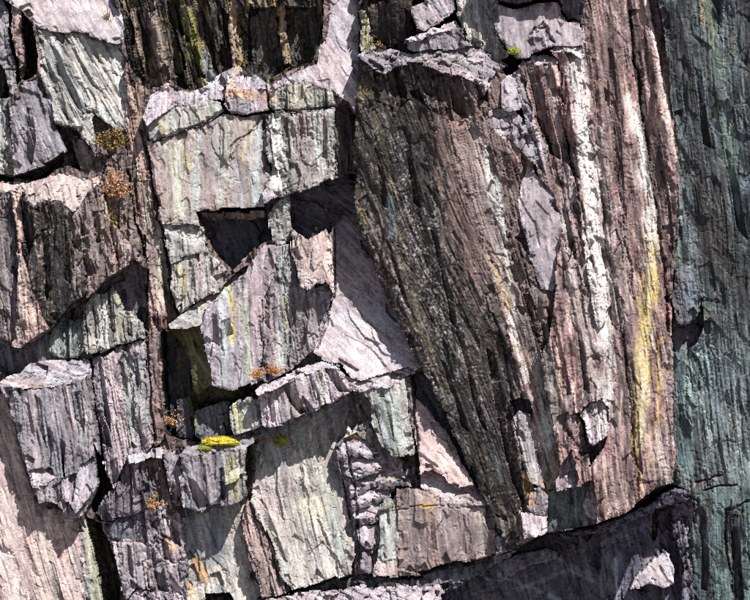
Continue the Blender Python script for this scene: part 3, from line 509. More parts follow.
STAINS_AND_LIGHT = [
 # (points, half width, colour, strength, style)
 # fluted block
 ([(105,48),(112,80),(120,125)], 16, 'c9d4cb', .75, 'd'), ([(118,55),(124,110)], 7, 'd8dcd4', .6, 'p'),
 ([(45,40),(60,80),(85,130)], 10, '8d8487', .5, 's'),
 ([(28,2),(60,12),(110,20)], 14, 'c9b8ba', .4, 'w'), ([(98,0),(112,30)], 8, 'b6a48f', .35, 'p'),
 # dark columns
 ([(150,0),(158,40),(165,80)], 8, 'a98e84', .7, 'p'), ([(188,10),(196,50),(204,84)], 7, '98963e', .8, 's'),
 ([(191,12),(198,60)], 3, 'c8c34a', .6, 'p'), ([(232,0),(236,40),(240,64)], 6, 'a58a3e', .75, 'p'),
 ([(279,0),(281,30),(288,62)], 6, 'a88f4c', .75, 'p'), ([(205,55),(212,80)], 7, 'a8b4b8', .8, 'p'),
 ([(172,0),(180,30),(182,70)], 6, '5c5c2e', .6, 's'), ([(255,20),(262,75)], 9, '5e625c', .6, 's'), ([(215,0),(222,70)], 8, '55553a', .5, 's'),
 ([(130,5),(140,60)], 8, '8c776e', .5, 'p'), ([(300,10),(312,55)], 9, '2c2a28', .7, 's'), ([(308,0),(316,55)], 3, '77806a', .5, 'p'),
 # ledges
 ([(232,94),(250,96),(270,98)], 8, 'e2a26a', .95, 'w'), ([(160,125),(165,135)], 6, 'c9b13c', .45, 'p'), ([(178,118),(200,112)], 8, 'aebcae', .5, 'w'),
 # upper face
 ([(150,148),(160,205)], 8, 'a5847c', .75, 's'), ([(176,140),(180,215)], 10, 'c3c9ae', .7, 's'), ([(183,150),(190,170)], 4, 'd6d26a', .6, 's'),
 ([(196,138),(196,205)], 7, 'b0bcb8', .7, 's'), ([(208,128),(210,205)], 7, '9c807e', .75, 's'), ([(224,120),(222,200)], 8, 'aab6ae', .6, 's'),
 ([(240,118),(244,165)], 5, 'b59a80', .6, 's'), ([(250,130),(246,160)], 4, 'd0cf7c', .7, 's'), ([(256,130),(256,200)], 8, 'b8c6c8', .7, 's'), ([(234,165),(238,205)], 7, 'c2bcc6', .6, 'w'),
 ([(276,120),(280,185)], 8, 'd8d8d0', .8, 'p'), ([(300,118),(302,188)], 8, '9a8180', .8, 's'), ([(318,115),(320,180)], 6, 'c2cac4', .7, 's'), ([(288,112),(290,188)], 3, '4c4446', .5, 'p'),
 ([(330,110),(332,170)], 4, 'b9c2bc', .6, 's'),
 ([(345,110),(346,172)], 8, '3a3634', .6, 'w'),  # dark wash paints the shadow of the ledge on the side
 # small pale blocks
 ([(182,262),(186,300)], 4, 'd2c95c', .7, 's'), ([(200,258),(205,290)], 6, 'c0a6a2', .6, 's'), ([(172,230),(195,240)], 9, 'd6dad2', .6, 'w'),
 # strips
 ([(140,150),(152,230),(162,310)], 6, 'b6b19a', .6, 's'), ([(150,160),(160,240),(170,310)], 4, '6e5450', .6, 's'), ([(158,230),(166,300)], 4, 'c9cdb8', .6, 'p'), ([(134,90),(140,140)], 6, 'c0ab97', .6, 's'),
 # left block
 ([(60,190),(66,180)], 8, 'e3cfc0', .5, 'w'), ([(30,215),(36,300)], 10, '241f20', .8, 's'), ([(60,220),(66,310)], 14, '231f21', .75, 's'),
 ([(46,215),(52,315)], 4, '8d8078', .6, 'd'), ([(80,210),(84,290)], 6, 'a08e88', .6, 'p'), ([(95,220),(100,280)], 9, '8f8480', .7, 'd'), ([(22,260),(34,320)], 7, 'c7a99b', .6, 'p'),
 ([(108,200),(116,228)], 5, 'b1a236', .6, 'p'), ([(112,165),(118,200)], 6, '99725c', .5, 'p'), ([(75,222),(80,240)], 10, 'a3908c', .4, 'p'), ([(0,200),(14,330)], 8, '8c7570', .5, 's'),
 ([(120,238),(130,258)], 8, 'b7a49c', .6, 'p'),
 # greygreen and biggrey
 ([(118,296),(120,335)], 3, 'c9cb7c', .5, 's'), ([(100,300),(104,340)], 8, 'ccd3ca', .5, 'p'),
 ([(30,400),(40,480)], 8, 'b9a8a9', .5, 's'), ([(60,395),(66,470)], 6, '8d7d80', .5, 's'), ([(82,380),(90,450)], 6, 'a7aba4', .5, 's'),
 ([(128,360),(135,440)], 6, 'a8b3a4', .7, 's'), ([(110,360),(118,450)], 6, 'b39d9e', .7, 's'), ([(140,345),(146,420)], 5, 'b4bdb0', .6, 's'),
 ([(0,400),(20,500),(50,600)], 10, 'dcbfae', .6, 's'), ([(10,420),(30,520)], 4, 'e0b79a', .5, 's'), ([(60,540),(80,600)], 8, 'b98f80', .5, 's'), ([(-10,500),(20,600)], 12, 'dccfca', .6, 's'), ([(40,520),(62,600)], 4, '9a9b86', .5, 's'),
 ([(88,525),(98,600)], 6, 'b9bc7c', .6, 's'),
 # alcove
 ([(170,330),(195,385)], 8, '6f6a2e', .8, 's'), ([(176,350),(196,425)], 6, '7b7a35', .6, 's'), ([(192,392),(196,430)], 4, '6c7030', .7, 'p'),
 ([(200,398),(240,394)], 6, '5e5c28', .6, 'p'),
 # wedge face
 ([(228,285),(234,310),(232,340)], 4, 'd8cf58', .85, 's'), ([(236,300),(236,345)], 2.5, 'b5904e', .7, 's'), ([(224,290),(226,380)], 6, 'b9c6c4', .6, 's'), ([(244,290),(248,375)], 7, 'c2c8a8', .65, 's'),
 ([(212,330),(216,380)], 7, 'b49ea6', .5, 's'), ([(256,270),(258,370)], 6, 'b39aa2', .6, 's'), ([(284,255),(282,365)], 9, 'a3ada6', .7, 's'), ([(270,260),(272,370)], 5, '8e777a', .6, 's'),
 ([(300,290),(302,350)], 8, '8d7f7c', .6, 's'), ([(286,300),(287,330)], 4, 'c9c89c', .5, 's'), ([(312,300),(318,340)], 7, 'a49796', .6, 's'),
 ([(300,245),(306,270)], 7, 'caa79f', .6, 'w'), ([(322,235),(326,270)], 6, 'c9ada8', .5, 'w'),
 # shelf
 ([(236,405),(242,430)], 5, 'b6b04a', .75, 's'), ([(247,405),(252,425)], 4, 'd0cdb4', .6, 's'),
 ([(318,370),(324,400)], 5, 'c3bd8c', .55, 's'), ([(280,390),(286,415)], 5, '8b7c7c', .4, 's'),
 # cream slab; grey washes along its top paint the shelf's shadow
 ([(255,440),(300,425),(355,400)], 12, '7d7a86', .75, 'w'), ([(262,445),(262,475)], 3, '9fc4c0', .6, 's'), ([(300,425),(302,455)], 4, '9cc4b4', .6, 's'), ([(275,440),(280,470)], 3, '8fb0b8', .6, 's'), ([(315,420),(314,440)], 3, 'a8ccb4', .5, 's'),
 ([(262,485),(275,520)], 14, 'c6b0b0', .6, 'w'), ([(300,460),(318,530)], 14, 'd9dbc6', .6, 's'), ([(322,470),(340,560)], 8, 'b8bcae', .6, 's'), ([(300,505),(320,512)], 12, 'e2cd9c', .45, 'w'), ([(292,455),(300,480)], 6, 'b5a49c', .6, 's'),
 ([(288,455),(300,520),(312,575)], 5, '948a80', .6, 's'), ([(272,480),(290,540)], 6, 'a69c96', .6, 's'), ([(310,440),(330,500),(345,560)], 4, '9aa294', .6, 's'), ([(330,480),(348,560)], 10, 'a9aa9e', .6, 's'), ([(330,420),(345,410)], 8, '6b6674', .5, 'w'), ([(352,405),(366,440)], 5, '5d5560', .6, 's'), ([(335,470),(345,530)], 3, '8d7f78', .6, 's'), ([(285,500),(298,570)], 5, 'a8a098', .5, 's'),
 ([(390,395),(402,440)], 9, 'b7c4bd', .6, 'p'),
 # mossblock, with its cast shadow painted blue-grey on the slab below
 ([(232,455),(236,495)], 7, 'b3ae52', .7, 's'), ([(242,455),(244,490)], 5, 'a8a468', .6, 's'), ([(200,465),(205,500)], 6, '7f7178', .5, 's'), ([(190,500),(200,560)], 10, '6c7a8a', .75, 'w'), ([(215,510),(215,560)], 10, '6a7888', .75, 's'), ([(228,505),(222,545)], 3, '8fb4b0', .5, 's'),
 ([(198,560),(206,576)], 4, 'a3862c', .7, 'p'), ([(235,540),(245,600)], 12, 'd3cfc4', .5, 's'),
 # brown block
 ([(430,500),(428,560)], 6, 'a58c80', .6, 's'), ([(455,505),(452,560)], 8, '94827f', .6, 's'), ([(480,510),(482,550)], 8, 'b4b09c', .6, 's'), ([(410,500),(408,570)], 6, '8a7a78', .6, 's'), ([(470,510),(468,545)], 3, 'b7a090', .6, 's'),
 ([(440,500),(446,545)], 3, 'c2b4b4', .5, 'p'), ([(386,515),(388,555)], 7, 'b4c4c0', .6, 'w'),
 ([(430,440),(450,470)], 12, 'cdb0a8', .5, 'w'), ([(425,480),(440,485)], 6, 'e0d0cc', .6, 'w'), ([(388,375),(345,320)], 12, 'd6c9cc', .4, 'w'),
 # buttress dark face; its pale specks are sun glints put into the colour
 ([(368,90),(372,150),(380,205)], 18, '45442f', .65, 's'), ([(378,120),(392,190)], 8, '6a6c46', .6, 's'), ([(364,120),(366,190)], 6, '3a3b30', .6, 's'), ([(398,215),(412,290),(425,340)], 8, '6c6340', .7, 's'), ([(390,200),(394,240)], 4, '7c97a0', .6, 's'),
 ([(398,90),(404,150),(412,220)], 10, '262123', .8, 's'), ([(418,120),(432,260),(470,420)], 16, '2b2527', .7, 's'), ([(440,130),(455,200),(470,260)], 12, '6b5a54', .7, 's'), ([(418,60),(424,100)], 8, '6f7874', .55, 's'),
 ([(396,130),(404,210),(420,320),(450,420)], 16, 'cfc9c4', .5, 'd'), ([(410,200),(425,290),(455,380)], 12, 'dcd8d2', .5, 'd'), ([(375,215),(400,300),(440,390)], 7, 'cfc4bc', .8, 'd'), ([(440,260),(470,360),(500,460)], 14, 'b8aeaa', .6, 'd'),
 ([(424,340),(450,400)], 5, '74683e', .6, 's'), ([(440,200),(446,300),(470,400)], 4, '8b857c', .5, 's'), ([(470,300),(490,400),(505,500)], 12, '3a3132', .7, 's'), ([(480,400),(500,480)], 5, '77858e', .6, 's'), ([(435,60),(470,110)], 10, '7f6f6f', .5, 's'),
 ([(405,105),(440,108)], 4, '8a7c7a', .5, 'p'), ([(462,330),(486,420)], 4, '94766a', .5, 's'),
 ([(445,125),(462,200),(482,290)], 26, '8d726a', .75, 's'), ([(465,150),(480,220),(492,280)], 12, 'a3918a', .6, 's'), ([(450,300),(480,400)], 14, '5d4c48', .5, 's'),
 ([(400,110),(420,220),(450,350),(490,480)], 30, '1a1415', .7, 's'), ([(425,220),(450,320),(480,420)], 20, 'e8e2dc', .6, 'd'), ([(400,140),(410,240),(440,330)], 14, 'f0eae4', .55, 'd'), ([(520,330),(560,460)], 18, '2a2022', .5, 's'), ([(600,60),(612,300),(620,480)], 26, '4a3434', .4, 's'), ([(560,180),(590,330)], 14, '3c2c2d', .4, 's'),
 # shoulder
 ([(470,125),(486,180),(500,230)], 9, 'b3a69c', .7, 's'), ([(488,180),(500,250),(512,320)], 8, 'c2beb6', .8, 's'), ([(496,180),(503,240)], 4, 'd3dad4', .7, 's'), ([(494,262),(502,285),(508,305)], 7, 'b8973c', .7, 's'),
 ([(484,150),(492,190)], 5, 'd2d8d4', .6, 'p'), ([(505,300),(520,350),(535,400)], 6, 'c9a488', .65, 's'), ([(508,320),(524,380)], 4, 'd8d4cc', .7, 'p'), ([(455,150),(480,250),(500,330)], 8, '8b7670', .5, 's'),
 ([(500,350),(520,420),(540,500)], 10, '5b5052', .6, 's'), ([(522,430),(530,480)], 6, 'a5aa9c', .6, 's'), ([(524,475),(530,500)], 7, 'cf9a5c', .7, 'p'), ([(540,420),(548,480)], 6, 'c4ccc4', .7, 's'), ([(540,480),(545,492)], 4, 'd8a860', .6, 'p'),
 ([(510,350),(516,400)], 5, 'c0b6ae', .7, 'd'), ([(490,380),(515,460)], 8, 'b5a9a6', .7, 'd'), ([(545,350),(556,420)], 7, '7e8a82', .55, 's'), ([(535,360),(548,440)], 6, 'cfd0c8', .6, 'p'), ([(528,330),(545,400)], 6, '564a4c', .7, 's'),
 # front
 ([(574,60),(580,140),(592,220),(604,320)], 17, 'd2c6c2', .4, 's'), ([(576,60),(584,150),(598,290)], 10, W_, .45, 'p'), ([(574,60),(584,150),(600,300)], 18, W_, .6, 'd'), ([(580,120),(590,200),(600,290)], 5, 'e6e2dc', .6, 'p'), ([(566,70),(578,150),(584,200)], 5, 'cdd3d0', .7, 's'),
 ([(545,70),(560,150),(570,200)], 4, 'c9c4bc', .7, 's'), ([(600,300),(606,380),(600,420)], 8, 'd8d2ca', .65, 's'), ([(585,230),(600,340)], 10, 'ddd8d0', .6, 'p'),
 ([(628,100),(636,150),(646,200),(648,250)], 7, 'd4d0c2', .75, 's'), ([(634,120),(644,190)], 4, 'e4e2da', .7, 'p'), ([(622,60),(630,120)], 4, 'c8c8c0', .5, 'd'),
 ([(592,0),(600,80),(606,180)], 12, '9a7d78', .7, 's'), ([(612,0),(616,100),(630,240)], 12, '957873', .7, 's'), ([(606,30),(612,120),(622,220)], 4, '4a3a3b', .7, 's'), ([(630,20),(640,90),(650,170)], 7, '3a3030', .85, 's'), ([(632,60),(648,180),(660,250)], 5, '2e2626', .8, 's'),
 ([(640,0),(655,80),(668,150)], 6, 'c2a196', .8, 's'), ([(644,0),(660,90),(672,160)], 3, 'dccabf', .7, 'p'), ([(668,150),(674,230)], 6, '8a6e6c', .6, 's'), ([(655,160),(668,240),(672,330)], 9, '5b4646', .8, 's'),
 ([(568,230),(580,320),(590,420)], 6, '7a605e', .6, 's'), ([(560,200),(572,300)], 5, 'c9bdb6', .6, 'p'), ([(604,180),(614,260),(624,340)], 5, '4f3d3e', .7, 's'), ([(618,240),(630,330),(634,420)], 7, 'a08480', .6, 's'), ([(620,230),(622,300),(620,330)], 4, 'c4b6ae', .5, 'p'),
 ([(648,215),(648,280),(640,340),(638,400),(634,440)], 9, 'd6cdbc', .7, 's'), ([(651,235),(646,290),(639,350),(636,400),(633,445)], 13, 'b8a468', .55, 'w'), ([(651,240),(647,290),(641,340)], 7, 'bfa83e', .6, 'p'), ([(640,280),(637,330),(634,380),(632,440)], 7, 'c2ac44', .55, 'p'), ([(640,290),(636,350),(634,395)], 4, 'ccb430', .6, 'd'), ([(650,250),(645,310)], 5, 'c4aa2c', .7, 'd'), ([(656,340),(654,400),(650,430)], 4.5, 'c9a94c', .85, 's'), ([(644,340),(642,400)], 3, 'e6cf58', .7, 'p'), ([(650,250),(652,300)], 4, 'cdb23c', .8, 'p'),
 ([(646,430),(644,490)], 9, 'c6a98c', .7, 's'), ([(632,440),(634,500)], 4, 'b08e3e', .7, 's'), ([(655,430),(660,480)], 8, 'c9b8ac', .6, 's'), ([(612,400),(616,500)], 8, 'a88c84', .7, 's'), ([(600,460),(606,515)], 8, 'b39a8c', .7, 's'), ([(622,400),(626,500)], 3.5, '4a3839', .8, 's'),
 ([(618,330),(622,400)], 4, '3c2e2f', .7, 's'), ([(582,340),(600,400)], 6, '8d726e', .6, 's'), ([(570,300),(580,400)], 4, '453638', .7, 's'), ([(598,380),(600,402)], 5, 'c4d0c8', .6, 'p'), ([(575,400),(584,410)], 8, '382e30', .7, 's'),
 ([(664,340),(666,470)], 6, '8e7672', .8, 's'), ([(658,350),(664,470)], 4, 'd0bcae', .6, 'd'), ([(600,100),(612,300)], 10, 'd8ccc4', .55, 'd'), ([(560,250),(590,400)], 14, 'd4c8c0', .55, 'd'), ([(520,250),(545,340)], 8, 'bdb4b0', .6, 'd'), ([(540,330),(575,440)], 12, 'c8bcb6', .5, 'd'),
 ([(564,420),(560,480)], 8, '5a4c4d', .6, 's'), ([(553,440),(557,480)], 4, 'c49a7c', .6, 's'),
 ([(574,60),(584,150),(602,320)], 20, 'cfc2be', .36, 'w'), ([(590,240),(600,340),(602,420)], 18, 'c9bcb8', .35, 'w'), ([(560,220),(576,300),(590,400)], 12, 'c2b4b0', .4, 'w'), ([(634,110),(646,210),(650,260)], 11, 'cdc2ba', .45, 'w'),
 ([(592,10),(600,120)], 9, '54393a', .4, 's'), ([(611,40),(620,200),(628,330)], 8, '4a3132', .45, 's'),
 # right wall
 ([(690,-40),(700,110),(706,260)], 30, '232021', .4, 'w'), ([(748,-40),(750,320)], 26, '211e1f', .6, 'w'),
 ([(672,0),(684,80),(696,160),(706,250)], 16, '282224', .85, 's'), ([(668,30),(676,120)], 8, '332a2c', .7, 's'), ([(676,60),(690,160)], 8, '5c6266', .5, 's'), ([(700,0),(712,60),(722,130),(730,180)], 12, '6d8678', .6, 's'), ([(704,0),(712,50)], 7, '6f7040', .6, 's'), ([(696,0),(699,40)], 2.5, 'c9a47c', .8, 'p'),
 ([(714,40),(726,130),(736,190)], 6, '93aa9c', .5, 'd'), ([(690,60),(706,120),(712,150)], 3, '77879a', .5, 'p'), ([(738,0),(745,60),(752,150)], 9, '2a2220', .85, 's'), ([(700,100),(716,200),(722,280)], 9, '30282a', .7, 's'), ([(738,180),(744,240)], 8, '5b6f86', .6, 's'),
 ([(680,180),(686,250),(688,300)], 8, '6f8890', .6, 's'), ([(682,150),(690,280)], 14, 'b6aaa4', .5, 'd'), ([(710,210),(716,330)], 16, '4c4746', .6, 's'), ([(712,200),(724,320)], 18, '9aa296', .5, 'd'), ([(730,220),(740,330)], 14, '2f2a2a', .6, 's'),
 ([(676,350),(680,460)], 7, '66828c', .6, 's'), ([(686,350),(690,470)], 5, '9cc0b6', .6, 's'), ([(710,340),(716,470)], 22, '7f9698', .6, 's'), ([(735,340),(740,480)], 14, '7b9190', .6, 's'), ([(700,350),(706,450)], 16, 'b4cac4', .7, 'd'), ([(728,350),(738,470)], 18, 'b2c8c2', .65, 'd'),
 ([(690,420),(696,470)], 6, '2e2a2e', .6, 's'), ([(715,500),(718,600)], 9, '6f948c', .5, 's'), ([(745,500),(748,600)], 9, '6f948c', .5, 's'), ([(700,505),(706,600)], 5, '262022', .8, 's'), ([(728,510),(736,600)], 8, '2a211f', .85, 's'), ([(722,480),(730,500)], 12, '7c9490', .5, 's'), ([(688,495),(706,475)], 5, '5c4a30', .6, 'p'),
 ([(695,520),(700,600)], 4, '4e5560', .6, 's'), ([(686,400),(684,480)], 3, '5a7ea0', .4, 's'),
 ([(712,190),(722,260),(728,320)], 14, '262223', .75, 's'), ([(742,200),(746,330)], 10, '232021', .7, 's'), ([(690,120),(700,200),(704,280)], 8, '2a2526', .6, 's'),
 ([(196,562),(204,578)], 7, 'c98a30', .9, 'p'), ([(188,585),(196,594)], 5, 'd09a34', .8, 'p'), ([(166,536),(174,548)], 5, 'c99a30', .8, 'p'), ([(422,503),(432,505)], 4, 'c9a820', .9, 'p'),
 ([(350,436),(368,433)], 4, 'c9902c', .8, 'p'), ([(380,506),(398,504)], 4, '77761e', .8, 'p'), ([(384,477),(400,476)], 3, '8a8a2c', .7, 'p'), ([(256,437),(266,440)], 4, 'b5702c', .7, 'p'), ([(690,481),(720,476)], 3, '7a4a2c', .6, 'p'),
 ([(232,88),(240,60)], 4, 'c9a060', .6, 'p'), ([(182,0),(190,60)], 3, 'b9b14c', .6, 'p'),
 ([(600,545),(660,520)], 4, '7d8090', .4, 'p'), ([(520,590),(570,570),(600,585)], 3, '8a8d9a', .5, 'p'), ([(600,560),(604,600)], 3, '9aa0ac', .5, 's'),
 # under the buttress; the pale soft wash paints sunlight on the lit patch
 ([(500,575),(560,600)], 3, '8e929c', .6, 'p'), ([(616,560),(618,600)], 3, 'b4c4cc', .6, 's'), ([(560,560),(600,580)], 3, '8a8d98', .4, 'p'), ([(650,560),(668,580)], 8, 'd2cac6', .4, 'w'),
 ([(548,492),(570,510),(560,528)], 8, '7f9c94', .5, 'p'),
 ([(512,62),(530,30),(560,12)], 3, '9a8a80', .4, 's'), ([(545,12),(546,44)], 4, 'b39aa0', .5, 's'), ([(462,0),(466,30)], 5, 'b0b4a0', .5, 's'), ([(478,5),(482,40)], 4, '8fa39c', .6, 's'),
 ([(365,10),(368,50)], 3, 'b8b45c', .7, 's'), ([(390,10),(392,44)], 6, '242224', .7, 's'),
]
#@@END@@

# ------------------------------------------------------------------ raster of the drawing
G = 0.76
M = 62
xs = np.arange(-M, 750 + M, G); ys = np.arange(-M, 600 + M, G)
NX, NY = len(xs), len(ys)
X, Y = np.meshgrid(xs + G / 2, ys + G / 2)
X = X.astype(np.float32); Y = Y.astype(np.float32)
# outlines run in straight broken pieces, with small chips
_c, _e = voronoi(X / 17 + 0.15 * perlin(X / 9, Y / 9, 5), Y / 15, 77)
_c = (_c * 7919) & 1023
_d, _e = voronoi(X / 6, Y / 6.5, 78)
_d = (_d * 7919) & 1023
_mk = sm(perlin(X / 26, Y / 26, 8), 0.0, 0.3) ** 1
WX = X + 2.4 * (RV[_c] - 0.5) + 1.8 * (RV[_d] - 0.5) * _mk + 0.5 * perlin(X / 14, Y / 18, 1) + 0.12 * perlin(X / 2.2, Y / 3, 2) + 2.0 * perlin(X / 36, Y / 36, 6)
WY = Y + 3.4 * (RV[(_c * 5 + 3) & 1023] - 0.5) + 2.6 * (RV[(_d * 5 + 3) & 1023] - 0.5) * _mk + 0.5 * perlin(X / 14, Y / 12, 3) + 0.12 * perlin(X / 2.2, Y / 3, 4) + 2.0 * perlin(X / 36, Y / 36, 7)

FID = np.full(X.shape, -1, np.int32)
def inside(poly, x, y):
    r = np.zeros(x.shape, bool); n = len(poly); j = n - 1
    for i in range(n):
        xi, yi = poly[i]; xj, yj = poly[j]
        if yi != yj:
            r ^= ((yi > y) != (yj > y)) & (x < (xj - xi) * (y - yi) / (yj - yi) + xi)
        j = i
    return r
def segdist(poly, x, y, closed=True):
    d = np.full(x.shape, 1e9, np.float32)
    n = len(poly)
    for i in range(n if closed else n - 1):
        ax, ay = poly[i]; bx, by = poly[(i + 1) % n]
        dx, dy = bx - ax, by - ay; L = dx * dx + dy * dy + 1e-9
        t = np.clip(((x - ax) * dx + (y - ay) * dy) / L, 0, 1)
        d = np.minimum(d, (x - ax - t * dx) ** 2 + (y - ay - t * dy) ** 2)
    return np.sqrt(d)
def bbox(poly, pad):
    x0, y0 = poly.min(0) - pad; x1, y1 = poly.max(0) + pad
    return (slice(max(0, int((y0 + M) / G)), max(0, min(NY, int((y1 + M) / G) + 1))),
            slice(max(0, int((x0 + M) / G)), max(0, min(NX, int((x1 + M) / G) + 1))))
CEN = np.array([375., 300.])
for i, f in enumerate(FACETS):
    k = 1 - f['h'] * S / DIST
    f['poly'] = CEN + (f['poly'] - CEN) * k
    f['ref'] = CEN + (np.array(f['ref'], float) - CEN) * k
    sl = bbox(f['poly'], 7)
    m = inside(f['poly'], WX[sl], WY[sl])
    FID[sl][m] = i
print('raster', time.time() - T0)

def components(v):
    """number the islands of equal value (0 is outside), largest first"""
    lab = np.zeros(v.shape, np.int32); par = [0]
    def find(a):
        while par[a] != a: par[a] = par[par[a]]; a = par[a]
        return a
    prev = []
    for r in range(v.shape[0]):
        row = v[r]; ch = np.concatenate([[0], np.where(np.diff(row) != 0)[0] + 1, [len(row)]])
        cur = []; j = 0
        for a, b in zip(ch[:-1], ch[1:]):
            val = row[a]
            if not val: continue
            ids = [p[2] for p in prev if p[0] < b and a < p[1] and p[3] == val]
            if ids:
                k = find(ids[0])
                for o_ in ids[1:]: par[find(o_)] = k
            else: k = len(par); par.append(k)
            cur.append((a, b, k, val)); lab[r, a:b] = k
        prev = cur
    root = np.array([find(a) for a in range(len(par))]); lab = root[lab]
    cnt = np.bincount(lab[v > 0], minlength=len(par)); rank = np.zeros(len(par), np.int64)
    rank[np.argsort(-cnt, kind='stable')] = np.arange(len(par))
    return np.minimum(rank[lab], 3999)

H = np.zeros(X.shape, np.float32)
COL = np.zeros(X.shape + (3,), np.float32)
KEY = np.zeros(X.shape, np.int64)
for i, f in enumerate(FACETS):
    sl = bbox(f['poly'], 7)
    m = FID[sl] == i
    if not m.any(): continue
    x = X[sl][m]; y = Y[sl][m]; s = ST[f['st']]
    wx = WX[sl][m]; wy = WY[sl][m]
    c, sn = math.cos(f['th']), math.sin(f['th'])
    bend = 5.0 * perlin(x / 110, y / 130, 40) + 0.25 * perlin(x / 17, y / 24, 41)
    u = x * c - y * sn + bend; v = x * sn + y * c
    h = f['h'] + f['a'] * (x - f['ref'][0]) - f['b'] * (y - f['ref'][1])
    uw, vl, K = s['uw'], s['vl'], s['K']
    h = h + s['broad'] * fbm(x / 45, y / 60, 50 + i % 7, 2)
    act = sm(perlin(x / 28, y / 40, 42), -0.35, 0.25)            # where the rock is split finely, where it is plain
    act2 = sm(perlin(x / 20, y / 26, 43), -0.2, 0.3)
    rd = perlin(u / uw + 0.6 * perlin(u / 15, v / 60, 19), v / vl, 11 + i % 4)
    tri = np.abs(((u / (uw * 1.15) + 1.2 * rd) % 1.0) - 0.62); tri = np.where(tri > 0.5, 1.0 - tri, tri)
    h = h + s['ridge'] * ((0.30 - tri) * 1.1 * act + 0.5 * (0.35 - np.abs(rd)))
    # large broken planes
    wu = u + 0.8 * perlin(x / 9, y / 12, 44); wv = v + 1.6 * perlin(x / 9, y / 12, 45)
    cu, cv = s['cu'], s['cu'] * s['asp']
    b1, cid = scars(wu / cu, wv / cv, i * 3 + 1, 0.5, 0.42, 0.5)
    b2, cid2 = scars(wu / (cu * 0.36), wv / (cv * 0.36), i * 3 + 2, 0.55, 0.45, 0.5)
    ra = RV[cid] - 0.5; rb = RV[(cid * 5 + 11) & 1023] - 0.5
    rb2 = RV[(cid2 * 5 + 11) & 1023] - 0.5
    h = h + K * cu * 0.30 * (b1 - 0.2) + K * cu * 0.36 * 0.34 * (b2 - 0.2) * (0.15 + 1.1 * act2)
    cellc = 1 + 0.16 * rb + 0.10 * rb2 * act2
    # splinters at three widths
    d1, t1, g1 = slats(u, v, s['w1'], s['w1'] * 7, 3 + i % 5)
    d2, t2, g2 = slats(u + 1.5, v, s['w1'] * 0.42, s['w1'] * 3.4, 13 + i % 5)
    d3, t3, g3 = slats(u, v, 1.9, 11, 23)
    h = h + s['s1'] * d1 * (0.35 + 0.9 * act) + s['s1'] * 0.42 * d2 * (0.25 + act2) + s['s3'] * d3
    h = h - (g1 * 1.5 + g2 * 0.9) * np.sqrt(s['s1']) * 0.75 * (0.25 + act)
    cellc = cellc * (1 - 0.3 * g1 * act) * (1 + s['ct'] * t1) * (1 + s['ct'] * 0.9 * t2) * (1 + (0.16 + 0.22 * min(1, s['mi'])) * t3)
    hue = (t1 + 0.6 * t2)
    q = fbm(x / 21 + 5, y / 17, 24 + i % 3, 2) * 1.6
    fr = q - np.floor(q)
    h = h + s['terr'] * act2 * (np.floor(q) + sm(fr, 0.94, 1.0) - q * 0.9)
    ix = (x / G).astype(np.int64); iy = (y / G).astype(np.int64)
    r0 = RV[PERM[(ix * 3 + 7) & 1023] + 0 * iy] ; hc = PERM[PERM[(ix & 1023)] + (iy & 1023)]; r0 = RV[hc] - 0.5
    rough_m = 0.4 + 0.6 * sm(perlin(x / 12, y / 20, 55), -0.2, 0.3)
    h = h + s['grain'] * rough_m * (0.9 * r0 + 0.35 * perlin(x / 1.5, y / 2.2, 15))
    sl1 = perlin(u / 4.2 + 5, v / 48, 46) + 0.25 * perlin(x / 3, y / 5, 47)
    h = h - s['slot'] * 2.4 * sm(sl1, 0.36, 0.44)
    sl2 = perlin(u / 2.4 + 5, v / 26, 48)
    h = h - s['slot'] * 1.3 * sm(sl2, 0.42, 0.5) * act2
    cr = np.abs(fbm(u / 22, v / 34, 17 + i % 3, 3))
    h = h - s['crack'] * 2.6 * (1 - sm(cr, 0.0, 0.03)) * sm(perlin(x / 30, y / 30, 18), 0.1, 0.3)
    cr2 = np.abs(fbm(u / 26 + 9, v / 20, 27 + i % 3, 3))
    h = h - s['crack'] * 2.2 * (1 - sm(cr2, 0.0, 0.025)) * sm(perlin(x / 22, y / 22, 28), 0.15, 0.35)
    # colour: streaks of the palette along the bedding
    P = PAL[f['pal']]
    n1 = fbm(u / 9, v / 90, 30 + i % 4, 3) * 0.9 + 0.35 * perlin(x / 14, y / 18, 31)
    n2 = fbm(u / 4.0, v / 36, 32, 2)
    n3 = fbm(x / 5, y / 7, 33, 2)
    w1 = sm(n1, -0.15, 0.35)[:, None]; w2 = sm(n2, 0.12, 0.5)[:, None]; w3 = sm(n2 * 0.7 + n3 * 0.5, *((-0.62, -0.3) if s['mi'] < 1 else (-0.45, -0.2)))[:, None]
    col = P[0] * (1 - w1) + P[1] * w1
    col = col * (1 - 0.75 * w2) + P[2] * 0.75 * w2
    col = col * w3 + P[3] * (1 - w3)
    col = col * cellc[:, None]
    # some splinters are rustier, some greener
    col = col * np.stack([1 + 0.10 * hue, 1 - 0.01 * hue, 1 - 0.07 * hue], -1)
    if f['tint'] is not None: col = col * np.array(f['tint'], np.float32)
    col = col * (1 + 0.06 * perlin(x / 1.7, y / 2.2, 34) + 0.2 * perlin(u / 1.4, v / 16, 35))[:, None]
    sp = RV[(hc * 3 + 5) & 1023]; spm = sm(perlin(u / 9, v / 26, 56), -0.1, 0.3) * min(1.0, s['mi'] * 0.8)
    col = col * (1 + (0.18 + 0.22 * min(1, s['mi'])) * (sp - 0.5))[:, None]
    bright = ((sp > 0.955) * spm * 0.75)[:, None]; col = col * (1 - bright) + 0.42 * bright  # pale cells: white lichen specks and sun glints put into the colour
